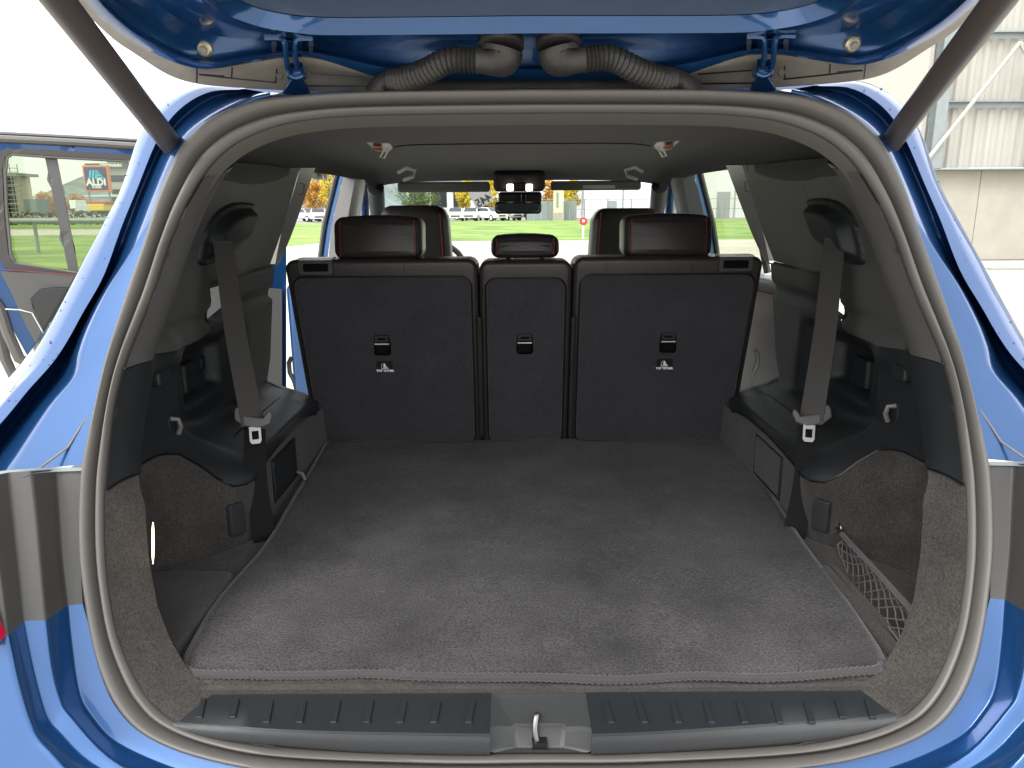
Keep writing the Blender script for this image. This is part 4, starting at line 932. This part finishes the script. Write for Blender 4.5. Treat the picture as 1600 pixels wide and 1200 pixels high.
# ---------------- luggage net
NET = empty('luggage_net', (.53, 1.05, .75)); tag(NET, 'black elastic luggage net hooked across the right corner pocket', 'net')
TT = crom([PX(1315, 834, .548), PX(1368, 891, .53), PX(1436, 966, .507)], 41); BB = crom([PX(1308, 853, .545), PX(1328, 905, .53), PX(1350, 938, .515), PX(1380, 972, .505), PX(1428, 1026, .495)], 41); T0 = TT[0]
MB().tube(TT, .0042, 6).build('elastic_band', webbing, NET)
mb = MB(); K = 10; J = 3
def np_(a, b):
    k = a*40; i = min(int(k), 39); f = k-i; t = TT[i]+(TT[i+1]-TT[i])*f; q = BB[i]+(BB[i+1]-BB[i])*f
    return t+(q-t)*b+np.array([.006*math.sin(b*3.14), 0, .002*math.sin(a*37+b*9)])
for i in range(K):
    for j in range(J):
        for (a0, b0, a1, b1) in (((i)/K, j/J, (i+.5)/K, (j+.5)/J), ((i+.5)/K, (j+.5)/J, (i+1)/K, j/J), ((i)/K, (j+1)/J, (i+.5)/K, (j+.5)/J), ((i+.5)/K, (j+.5)/J, (i+1)/K, (j+1)/J)):
            mb.tube([np_(a0, b0), np_((a0+a1)/2, (b0+b1)/2)+np.array([.001, 0, -.001]), np_(a1, b1)], .0010, 5)
mb.tube([np_(a, 1) for a in np.linspace(0, 1, 20)], .0014, 5); mb.tube([np_(0, b) for b in np.linspace(0, 1, 6)], .0016, 5)
mb.build('mesh', mat('net_cord', (.13, .125, .12), .6), NET)
c = hit(1312, 825, 1); c = c+np.array([-.004, 0, 0])
MB().tube([c+np.array([.003, 0, 0])+.008*np.array([0, math.cos(a), math.sin(a)]) for a in np.linspace(0, 6.283, 17)], .0018, 6, cap=False).build('hook_ring', steel, NET)
MB().tube([c, T0], .003, 6).build('hook', steel, NET)

# ---------------- number tag hanging at the windscreen
TG = empty('number_tag', tuple(PY(752, 310, 3.6))); tag(TG, 'grey card tag marked 445 hanging tilted inside the windscreen, seen from behind', 'tag')
c = PY(754, 311, 3.6); ang = R(28); xa = np.array([math.cos(ang), 0, math.sin(ang)]); za = np.array([-math.sin(ang), 0, math.cos(ang)])
w2, h2 = .046, .052
cr = [c+xa*a_+za*b_ for a_, b_ in ((-w2, -h2*.6), (w2, -h2*.6), (w2, h2*1.2), (-w2, h2*1.2))]
MB().prism(cr, (0, .0015, 0)).build('card', mat('card_grey', (.30, .30, .28), .7), TG, smooth=False)
text('lettering', '445', .052, frame(c-za*.008+np.array([0, -.0012, 0]), tuple(xa), tuple(za)), mat('print_dark', (.03, .03, .035), .6), TG, flip=True, bold=.0012)

def bev(rails, e=.11):
    """add rails close to each crease so that the edges read as small radii"""
    out = [rails[0]]
    for i in range(1, len(rails)-1):
        a_, b_, c_ = rails[i-1], rails[i], rails[i+1]; out.append([q+(p-q)*e for p, q in zip(a_, b_)]); out.append([q+((p-q)*.3+(r-q)*.3)*e for p, q, r in zip(a_, b_, c_)]); out.append([q+(p-q)*e for p, q in zip(c_, b_)])
    out.append(rails[-1]); return out
# ================================================================== BODY: jambs, lamps, bumper
def yO(p, off): return PO(p[0], p[1], off)
A_r = [O3[i]-NORM*.012 for i in range(3, 14)]
B_r = [yO(p, .02) for p in ((1200, 142), (1275, 151), (1345, 184), (1385, 226), (1418, 297), (1440, 348), (1460, 390), (1498, 446), (1528, 503), (1544, 545), (1552, 580), (1590, 625), (1640, 700), (1660, 728))]
C_r = [yO(p, .075+.05*sm(330, 560, p[1])) for p in ((1240, 139), (1310, 143), (1365, 176), (1402, 220), (1436, 290), (1458, 345), (1484, 402), (1514, 458), (1540, 503), (1556, 535), (1580, 575), (1625, 630), (1690, 705), (1710, 730))]
D_r = [yO(p, .045) for p in ((1270, 134), (1330, 138), (1378, 166), (1412, 212), (1446, 290), (1470, 345), (1500, 422), (1534, 480), (1560, 525), (1585, 560), (1622, 600), (1665, 650), (1730, 715), (1750, 735))]
D2_r = [yO(p, .055) for p in ((1290, 130), (1345, 132), (1392, 160), (1425, 205), (1459, 285), (1485, 340), (1515, 405), (1548, 465), (1578, 520), (1605, 560), (1645, 600), (1690, 650), (1755, 715), (1775, 735))]
E_r = [yO(p, .078) for p in ((1310, 124), (1352, 127), (1400, 152), (1438, 200), (1470, 287), (1498, 340), (1529, 396), (1562, 458), (1596, 520), (1630, 575), (1672, 630), (1722, 685), (1790, 740), (1810, 760))]
def zdrop(r, f): return [f(p) for p in r]
def side_x(z): return float(np.interp(z, [.5, .8, 1.05, 1.2, 1.42, 1.5, 1.55], [.90, .915, .90, .83, .73, .66, .6]))
F_r = [np.array([min(side_x(p[2])+.02, (p[0]+.029)*((p[1]+.14)/p[1])*.972-.029), p[1]+.14, p[2]+.002]) for p in E_r]
G_r = [np.array([min(side_x(p[2])+.01, (p[0]+.029)*(2.05/p[1])*.95-.029), 2.05, p[2]+.0]) for p in E_r]
for s in (1, -1):
    q = (lambda r: r) if s > 0 else (lambda r: [mx(p) for p in r])
    netmesh([q(r) for r in bev([crom(r, 60) for r in (A_r, B_r, C_r, D_r)], .13)], 60, 1).build('tailgate_jamb', paint, CAR, angle=80, wn=True)
    netmesh([q(r) for r in bev([crom(r, 60) for r in (D_r, D2_r, E_r, F_r)], .2)], 60, 1).build('rear_pillar_panel', paint, CAR, angle=80, wn=True)
    lo = [i for i, p in enumerate(F_r) if p[2] < 1.1]
    k = lo[0]
    netmesh([q(F_r[k:]), q(G_r[k:])], 20, 4).build('side_body_panel', paint, CAR)
    MB().add([q([F_r[2]])[0], q([G_r[2]])[0], q([G_r[k]])[0], q([F_r[k]])[0]], [(0, 1, 2, 3)]).build('quarter_glass', tglass, CAR)
    MB().box((s*.86, 1.6, .62), (.10, .95, .42)).build('lower_body_panel', paint, CAR, bevel=.03)
    MB().box((s*.80, 2.5, .34), (.18, 1.0, .10)).build('door_sill', paint, CAR, bevel=.03)
    dr = MB()
    rr_ = [q(crom(r, 60)) for r in (D_r, D2_r, E_r, B_r, A_r)]
    for k_ in range(38):
        a0, a1 = random.choice(((0, 1), (1, 2))); i_ = random.randrange(6, 52); f_ = random.random(); c_ = rr_[a0][i_]*(1-f_)+rr_[a1][i_]*f_; r_ = random.choice((.0006, .0009, .0013, .0018)); el = random.choice((1, 1, 1.3, 2.6))
        n_ = 6; vs_ = [c_+np.array([0, -r_*.7, 0])]+[c_+np.array([r_*math.cos(a), -.0002, el*r_*math.sin(a)-.43*0]) for a in np.linspace(0, 2*math.pi, n_+1)[:-1]]
        dr.add(vs_, [(0, 1+k, 1+(k+1) % n_) for k in range(n_)])
    o_ = dr.build('water_drops', waterm, CAR); o_['kind'] = 'stuff'
    # rubber buffer plug
    c = (PY(1424, 300, 1.14) if s > 0 else PY(227, 310, 1.14)); MB().tube([c+np.array([0, -.006, 0]), c+np.array([0, .01, 0])], [.009, .011], 16).build('buffer_plug', black, CAR)
# roof rear edge + roof
RE0 = crom([mx(p) for p in O3[6:0:-1]]+O3[:7], 31); RE0 = [p-NORM*.012 for p in RE0]
RE1 = [np.array([x, 1.20+.0*abs(x), PY(838, 141, 1.2)[2]-.002-.02*(abs(x)/.56)**4]) for x in np.linspace(-.50, .50, 31)]
RE1b = [p+np.array([0, .02, .018]) for p in RE1]
netmesh([RE0, [p+(q-p)*.6+np.array([0, .015, -.008]) for p, q in zip(RE0, RE1)], RE1, RE1b], 61, 4, sharp=False).build('roof_gutter', paint, CAR, angle=80)
netmesh([RE1b, [np.array([x*1.3, 1.5, 1.545-.06*(abs(x)/.5)**3]) for x in np.linspace(-.5, .5, 31)], [np.array([x*1.3, 2.4, 1.575-.06*(abs(x)/.5)**3]) for x in np.linspace(-.5, .5, 31)], [np.array([x*1.2, 3.2, 1.47-.03*(abs(x)/.5)**3]) for x in np.linspace(-.5, .5, 31)]], 41, 5, sharp=False).build('roof', paint, CAR, angle=80)
for s in (-1, 1): MB().tube(crom([np.array([s*.665, 1.9, 1.505]), np.array([s*.665, 2.4, 1.52]), np.array([s*.61, 3.2, 1.45])], 10), .03, 8).build('roof_side_rail', paint, CAR)

# lamp housings and bumper (rails measured on the left, mirrored both ways)
def uu(p): return (1676-p[0], p[1])
r_0 = [p-NORM*.012 for p in [O3[13], O3[14], O3[15], O3[16]]]
def ro_(pts, off): return [PO(1676-a_, b_, off) for a_, b_ in pts]
R0 = ro_([(136, 722), (128, 775), (126, 840), (129, 935)], .006)
R1 = ro_([(92, 724), (95, 790), (98, 865), (105, 937)], .0)
R2 = ro_([(50, 726), (56, 795), (61, 870), (67, 960)], -.045)
R3 = ro_([(14, 728), (20, 800), (27, 880), (33, 960)], -.052)
R4 = ro_([(-25, 735), (-15, 815), (-6, 900), (3, 985)], -.085)
R5 = ro_([(-110, 745), (-100, 825), (-95, 910), (-90, 1000)], -.09)
R6 = [np.array([.88, p[1]+.12, p[2]]) for p in R5]; R7 = [np.array([.90, p[1]+.45, p[2]]) for p in R5]
b0 = ro_([(129, 935), (139, 975), (153, 1040), (178, 1098), (223, 1143), (305, 1178), (425, 1201), (600, 1213), (838, 1216)], .006)
b1 = ro_([(105, 937), (110, 1000), (120, 1075), (140, 1115), (182, 1157), (290, 1203), (420, 1228), (600, 1240), (838, 1244)], .0)
b2 = ro_([(67, 960), (74, 1030), (85, 1078), (102, 1108), (172, 1182), (285, 1232), (420, 1262), (600, 1276), (838, 1280)], -.045)
b3 = ro_([(33, 960), (47, 1040), (65, 1110), (85, 1138), (140, 1190), (270, 1256), (410, 1290), (600, 1305), (838, 1310)], -.052)
b4 = ro_([(3, 985), (20, 1070), (40, 1132), (65, 1165), (120, 1218), (260, 1290), (400, 1330), (600, 1345), (838, 1350)], -.085)
b5 = ro_([(-90, 1000), (-75, 1100), (-50, 1180), (-20, 1230), (60, 1300), (240, 1370), (400, 1400), (600, 1420), (838, 1430)], -.09)
b6 = [np.array([p[0]*1.06, p[1]+.02, .42]) for p in b5]
for L_ in (b0, b1, b2, b3, b4, b5, b6): L_[-1][0] = 0
for s in (1, -1):
    q = (lambda r: r) if s > 0 else (lambda r: [mx(p) for p in r])
    netmesh([q(crom(r, 16)) for r in bev([R0, R1, R2, R3, R4, R5])], 16, 2).build('tail_lamp_housing', mat('lamp_housing%d' % s, (.050, .048, .045), .45, bump=.1, bscale=60, var=.1, vscale=12), CAR, angle=80, wn=True)
    netmesh([q(R5), q(R6), q(R7)], 10, 2, sharp=False).build('side_body_panel', paint, CAR)
    netmesh([q(crom(r, 40)) for r in bev([b0, b1, b2, b3, b4, b5])], 40, 2).build('rear_bumper', paint, CAR, angle=80, wn=True)
    netmesh([q(b5), q(b6)], 20, 3).build('bumper_lower', plas, CAR)
    # thin shoulder above the lamp housing
    sh = [[PO(1676-a_, b_, o_) for a_, b_, o_ in ((136, 722, .006), (92, 721, .0), (50, 722, -.02), (0, 726, -.03), (-110, 735, -.03))], [PO(1676-a_, b_, o_) for a_, b_, o_ in ((136, 727, .000), (92, 728, -.006), (50, 731, -.045), (14, 740, -.052), (-110, 750, -.09))]]
    netmesh([q(r) for r in sh], 16, 3).build('lamp_shoulder_trim', galv, CAR)
    # seam weld line on the jamb, round plug
    MB().tube([mx(PO(150, 630, .004)) if 0 else (PO(1676-150, 632, .016) if s > 0 else mx(PO(1676-150, 632, .016))), (PO(1676-112, 690, .014) if s > 0 else mx(PO(1676-112, 690, .014))), (PO(1676-66, 722, -.004) if s > 0 else mx(PO(1676-66, 722, -.004)))], .0016, 6).build('body_seam_sealer', greyhard, CAR)
# red lens glimpsed at the far left
lp = [mx(PO(1676-a_, b_, -.089)) for a_, b_ in ((-2, 968), (4, 980), (0, 986), (-60, 1000), (-70, 850), (-40, 840))]
MB().prism(lp, (0, -.02, 0)).build('tail_lamp_lens', redl, CAR, bevel=.003)

# ================================================================== TAILGATE
TGATE = empty('tailgate', tuple(np.array([0, 1.12, 1.5])-np.array(CAR.location)), CAR)
def rl(pts, end):
    r = [PY(u, v, y) for u, v, y in pts]; r[0][0] = 0; r.append(np.array(end, float)); r = crom(r, 40); return [mx(p) for p in r[:0:-1]]+r
L0 = rl([(838, 138, 1.20), (1000, 139, 1.20), (1100, 139, 1.19), (1200, 137, 1.18), (1290, 131, 1.16), (1352, 124, 1.14), (1397, 109, 1.12), (1450, 76, 1.08), (1487, 52, 1.04), (1532, 11, .99), (1590, -50, .9), (1640, -130, .78)], (.70, .15, 1.88))
L1 = rl([(838, 126, 1.15), (1000, 124, 1.15), (1065, 118, 1.14), (1112, 103, 1.13), (1161, 88, 1.12), (1210, 85, 1.11), (1262, 92, 1.1), (1326, 101, 1.08), (1365, 98, 1.07), (1412, 81, 1.04), (1469, 50, 1.0), (1522, 8, .95), (1575, -50, .87), (1620, -130, .76)], (.685, .15, 1.87))
L2 = rl([(838, 109, 1.135), (1000, 107, 1.135), (1060, 102, 1.125), (1110, 91, 1.115), (1161, 79, 1.10), (1210, 76, 1.09), (1262, 83, 1.08), (1326, 92, 1.06), (1365, 87, 1.05), (1408, 70, 1.02), (1462, 40, .98), (1512, -2, .93), (1560, -60, .85), (1600, -140, .75)], (.67, .15, 1.885))
L2a = rl([(838, 104, 1.15), (1000, 102, 1.15), (1060, 97, 1.14), (1110, 86, 1.13), (1161, 74, 1.12), (1210, 70, 1.11), (1262, 76, 1.10), (1322, 84, 1.08), (1360, 79, 1.07), (1400, 62, 1.04), (1452, 32, 1.0), (1500, -8, .95), (1545, -66, .87), (1582, -146, .77)], (.65, .15, 1.90))
L2b = rl([(838, 78, 1.15), (1000, 78, 1.15), (1110, 70, 1.14), (1161, 62, 1.13), (1210, 58, 1.12), (1262, 56, 1.10), (1310, 52, 1.08), (1350, 40, 1.05), (1390, 20, 1.01), (1430, -10, .96), (1470, -70, .88), (1510, -150, .78)], (.60, .15, 1.91))
L3 = rl([(838, 52, 1.03), (1000, 52, 1.03), (1150, 51, 1.02), (1200, 47, 1.01), (1262, 36, .99), (1319, 15, .96), (1350, -3, .93), (1385, -40, .87), (1420, -120, .77)], (.54, .15, 1.885))
L4 = rl([(838, 25, 1.024), (1000, 25, 1.024), (1150, 24, 1.014), (1230, 16, 1.0), (1290, -3, .965), (1325, -40, .90), (1352, -120, .80)], (.50, .15, 1.90))
cen = np.array([0, .45, 1.76])
def sc_(r, k, dz=0): return [cen+(p-cen)*k+np.array([0, 0, dz]) for p in r]
netmesh([L1, L2, L2a, L2b], 120, 3, sharp=False).build('tailgate_frame', paint, TGATE, angle=80)
netmesh([L2b, L3], 120, 5).build('tailgate_recess', paint, TGATE, angle=80)
netmesh([L3, [p+(q-p)*.08+np.array([0, -.002, -.002]) for p, q in zip(L3, L4)], L4], 120, 4).build('tailgate_inner_lip', paint, TGATE, angle=80)
netmesh([sc_(L4, 1.0, .001), sc_(L4, .96, .004), sc_(L4, .5, .01), sc_(L4, .02, .01)], 120, 3).build('tailgate_glass', dglass, TGATE, angle=80)
# spoiler underside
LS = [p+(q-p)*.5+np.array([0, .01, .004]) for p, q in zip(L0, L1)]
netmesh([L1, LS, L0], 120, 3, sharp=False).build('spoiler_underside', spoil, TGATE, angle=80)
L0o = [p+np.array([0, .02, .05])+(p-cen)*np.array([.03, .03, 0]) for p in L0]
netmesh([L0, L0o, sc_(L0, .9, .09), sc_(L0, .5, .10), sc_(L0, .02, .10)], 120, 3, sharp=False).build('tailgate_outer_skin', paint, TGATE, angle=80)
# joint lines and small clips on the spoiler underside
for s in (1, -1):
    fx = (lambda p: p) if s > 0 else mx
    def sj(pts, nm='panel_gap', r_=.0012): MB().tube([fx(PY(u, v, y-.012)) for u, v, y in pts], r_, 5).build(nm, black, TGATE)
    sj([(1353, 99, 1.085), (1350, 122, 1.14)]); sj([(1224, 124, 1.16), (1290, 117, 1.14), (1348, 110, 1.11)]); sj([(1226, 104, 1.12), (1226, 123, 1.15)]); sj([(1297, 101, 1.1), (1296, 114, 1.13)]); sj([(1308, 113, 1.12), (1345, 110, 1.11)]); sj([(1090, 116, 1.15), (1175, 110, 1.13)]); sj([(1070, 131, 1.17), (1175, 130, 1.17)])
    c = fx(PY(1220, 114, 1.12)); MB().tube([c, c+np.array([0, -.004, 0])], .005, 12).build('screw', strutm, TGATE)
    # round bolt on the lid frame
    c = fx(PY(1331, 68, 1.075)) if s > 0 else PY(321, 75, 1.075); t_ = np.array([0, -.9, -.45]); t_ /= np.linalg.norm(t_)
    bo = MB().tube([c-t_*.006, c+t_*.006, c+t_*.008], [.0105, .0105, .008], 20).build('lid_stop', mat('zinc%d' % s, (.55, .5, .38), .35, .7), TGATE, angle=30)
    MB().tube([c+t_*.008, c+t_*.013], .0052, 6).build('bolt_head', steel, bo)
    # hinge
    hu = (lambda u: u) if s > 0 else (lambda u: 1656-u); hv = (lambda v: v) if s > 0 else (lambda v: v+3)
    def hp(u, v, y): return PY(hu(u), hv(v), y)
    hb = MB().tube(crom([hp(1166, 57, 1.08), hp(1186, 57, 1.08), hp(1194, 62, 1.08), hp(1194, 90, 1.10), hp(1188, 118, 1.14)], 16), .0042, 6).build('hinge_arm', paint, TGATE)
    MB().tube(crom([hp(1242, 56, 1.08), hp(1221, 56, 1.08), hp(1212, 62, 1.08), hp(1209, 90, 1.10), hp(1203, 118, 1.14)], 16), .0042, 6).build('hinge_arm', paint, TGATE)
    MB().prism([hp(1184, 60, 1.10), hp(1215, 60, 1.10), hp(1207, 118, 1.15), hp(1184, 118, 1.15)], (0, .006, 0)).build('hinge_web', paint, TGATE, bevel=.002)
    for u in (1170, 1228): MB().tube([hp(u, 65, 1.06), hp(u, 77, 1.08)], [.0035, .0025], 8).build('bolt', steel, TGATE)
    MB().tube([hp(1178, 112, 1.12), hp(1206, 112, 1.12)], .008, 10).build('hinge_pin', paint, TGATE)
    MB().tube(crom([hp(1182, 106, 1.11), hp(1184, 115, 1.10), hp(1193, 118, 1.10), hp(1202, 115, 1.10), hp(1203, 106, 1.11)], 14), .0028, 6).build('hinge_yoke', paint, TGATE)
    bs = MB(); bs.prism([hp(1184, 118, 1.13), hp(1203, 118, 1.13), hp(1222, 150, 1.16), hp(1170, 150, 1.16)], (0, .02, 0)); bs.build('hinge_base', paint, CAR, bevel=.004)
    hh = (lambda u, v, y: PY(u, v, y)) if s > 0 else (lambda u, v, y: mx(PY(u, v, y)))
    MB().tube(crom([hh(1236, 143, 1.10), hh(1262, 149, 1.095), hh(1294, 163, 1.09)], 12), .003, 8).build('body_fold', paint, CAR)
    # strut
    if s > 0: pa, pm, pb = PY(1361, 264, 1.19), PY(1396, 217, 1.125), PY(1660, -130, .70)
    else: pa, pm, pb = PY(303, 274, 1.19), PY(268, 226, 1.125), PY(-10, -130, .70)
    pa = PY(1366, 258, 1.18) if s > 0 else PY(299, 268, 1.18)
    st_ = MB().tube([pa, pm, pm+(pb-pm)*.5, pb], .0158, 24).build('tailgate_strut', strutm, CAR)
    MB().tube([pa-(pb-pa)*.02, pa+(pb-pa)*.01], .011, 14).build('strut_socket', black, st_)
    pc_ = pa+(pb-pa)*.44+np.array([0, -.0158, 0]); MB().tube([pc_+np.array([0, .001, 0]), pc_+np.array([0, -.0012, 0])], .002, 8).build('strut_rivet', black, st_)
# pleated bellows at the strut foot
# corrugated cable hoses
def hose(pts, cap, nm):
    P = crom([PY(*p) for p in pts], 90); k0, k1 = 16, 58
    rad = []
    for i in range(90):
        r = .0165
        if i < 10: r = .017+.004*(1-i/10)
        if k0 <= i <= k1: r = .0148+(.0026 if i % 2 == 0 else -.0008)
        if i > k1: r = .0165+.012*sm(k1+2, 84, i)
        rad.append(r)
    h = MB().tube(P, rad, 20).build(nm, hosem, TGATE, angle=35)
    c = PY(*cap); ax_ = np.array([0, .25, 1.]); ax_ /= np.linalg.norm(ax_)
    MB().tube([c+ax_*k for k in (-.006, -.005, .000, .001, .005, .006)], [.027, .0305, .0305, .028, .028, .030], 28).build('grommet_collar', hosem, h, angle=35)
hose([(590, 150, 1.13), (606, 130, 1.12), (632, 124, 1.10), (665, 112, 1.08), (700, 95, 1.06), (738, 94, 1.055), (766, 95, 1.055), (781, 90, 1.055), (784, 78, 1.055)], (783, 69, 1.058), 'cable_hose')
hose([(1078, 146, 1.13), (1058, 128, 1.12), (1030, 122, 1.10), (995, 110, 1.08), (955, 91, 1.06), (920, 92, 1.055), (892, 94, 1.055), (876, 89, 1.055), (873, 77, 1.055)], (873, 68, 1.058), 'cable_hose')

# ================================================================== OPEN LEFT REAR DOOR
DOOR = empty('open_rear_door', tuple(np.array([-.86, 2.93, .5])-np.array(CAR.location)), CAR); DOOR['label'] = 'open left rear door'
dA, dB = np.array([-.90, 2.93]), np.array([-1.80, 2.52]); dt = (dB-dA)/np.linalg.norm(dB-dA); dn_ = np.array([-dt[1], dt[0]]); dn_ = dn_*(1 if dn_[1] < 0 else -1)
def DP(u, v, off=0.):
    d = ray(u, v); o_ = dA+dn_*off; n2 = dn_; s_ = ((o_-CAM[:2])@n2)/(d[:2]@n2); return CAM+d*s_
nvec = np.array([dn_[0], dn_[1], 0])
def dslab(poly, nm, m, off, th, holes=(), h=14, bev_=0, smooth=False):
    mb = patch(poly, h, lambda u, v: DP(u, v, off), holes=holes); o_ = mb.build(nm, m, DOOR, smooth=smooth); md = o_.modifiers.new('solid', 'SOLIDIFY'); md.thickness = th; md.offset = 0
    if bev_: b_ = o_.modifiers.new('bevel', 'BEVEL'); b_.width = bev_; b_.segments = 2; b_.limit_method = 'ANGLE'
    return o_
win = [(4, 262), (8, 244), (18, 239), (74, 243), (230, 252), (400, 262), (400, 446), (113, 426), (22, 412), (14, 400), (7, 340)]
dslab([(-60, 216), (0, 219), (120, 226), (446, 248), (446, 640), (75, 580), (45, 555), (20, 510), (0, 462), (-30, 418), (-60, 405)], 'door_panel', paint, 0, .05, holes=[win])
dslab([(-6, 262), (-2, 238), (12, 231), (74, 234), (230, 243), (420, 254), (420, 456), (113, 434), (12, 421), (0, 404), (-5, 340)], 'window_surround', mat('surround_dark', (.05, .045, .042), .5), .028, .012, holes=[win], bev_=.003)
MB().tube([DP(u, v, .03) for u, v in ((-60, 214), (0, 217), (60, 220), (120, 223), (230, 230), (446, 245))], .0125, 8).build('window_frame_seal', rubber, DOOR)
MB().tube([DP(u, v, -.02) for u, v in ((-60, 207), (0, 209), (60, 212), (120, 215), (230, 221), (446, 234))], .008, 8).build('window_frame_edge', mat('anod', (.12, .11, .11), .3, .6), DOOR)
dslab([(4, 262), (8, 244), (18, 239), (400, 259), (400, 446), (113, 428), (20, 413), (12, 400)], 'door_glass', tglass, .0, .004)
dslab([(70, 242), (88, 243), (123, 427), (108, 426)], 'glass_divider', plasg, .01, .02)
MB().tube([DP(u, v, .028) for u, v in ((9, 268), (11, 246), (20, 241), (74, 245), (200, 252))], .005, 6).build('glass_run_seal', rubber, DOOR)
MB().tube([DP(u, v, .028) for u, v in ((7, 262), (10, 330), (16, 395), (26, 412), (113, 426), (200, 434))], .006, 6).build('glass_run_seal', rubber, DOOR)
dslab([(2, 424), (120, 429), (240, 436), (440, 452), (440, 640), (80, 560), (62, 545), (40, 505), (18, 455)], 'door_trim', plasg, .035, .03, bev_=.004)
dslab([(50, 468), (62, 452), (85, 449), (240, 456), (240, 560), (75, 520), (58, 492)], 'door_armrest', mat('arm_grey', (.03, .03, .03), .5), .055, .02, bev_=.006)
MB().tube([DP(u, v, .054) for u, v in ((240, 456), (85, 448), (62, 451), (49, 467), (52, 480), (70, 515), (110, 545))], .004, 6).build('armrest_piping', plas, DOOR)
stitch([DP(u, v, .052) for u, v in ((2, 421), (60, 425), (120, 430), (200, 434))], 'stitching', DOOR, k=.7)
MB().tube([DP(u, v, .052) for u, v in ((8, 483), (30, 484), (50, 489), (90, 560))], .002, 5).build('trim_joint', lightgrey, DOOR)
for off_, pts in ((.0, ((-30, 440), (0, 482), (12, 520), (30, 560), (60, 575))), (-.03, ((-40, 470), (-5, 505), (8, 560), (22, 590), (60, 600)))):
    MB().tube([DP(u, v, .03+off_) for u, v in pts], .018, 8).build('door_edge_seal', rubber, DOOR)
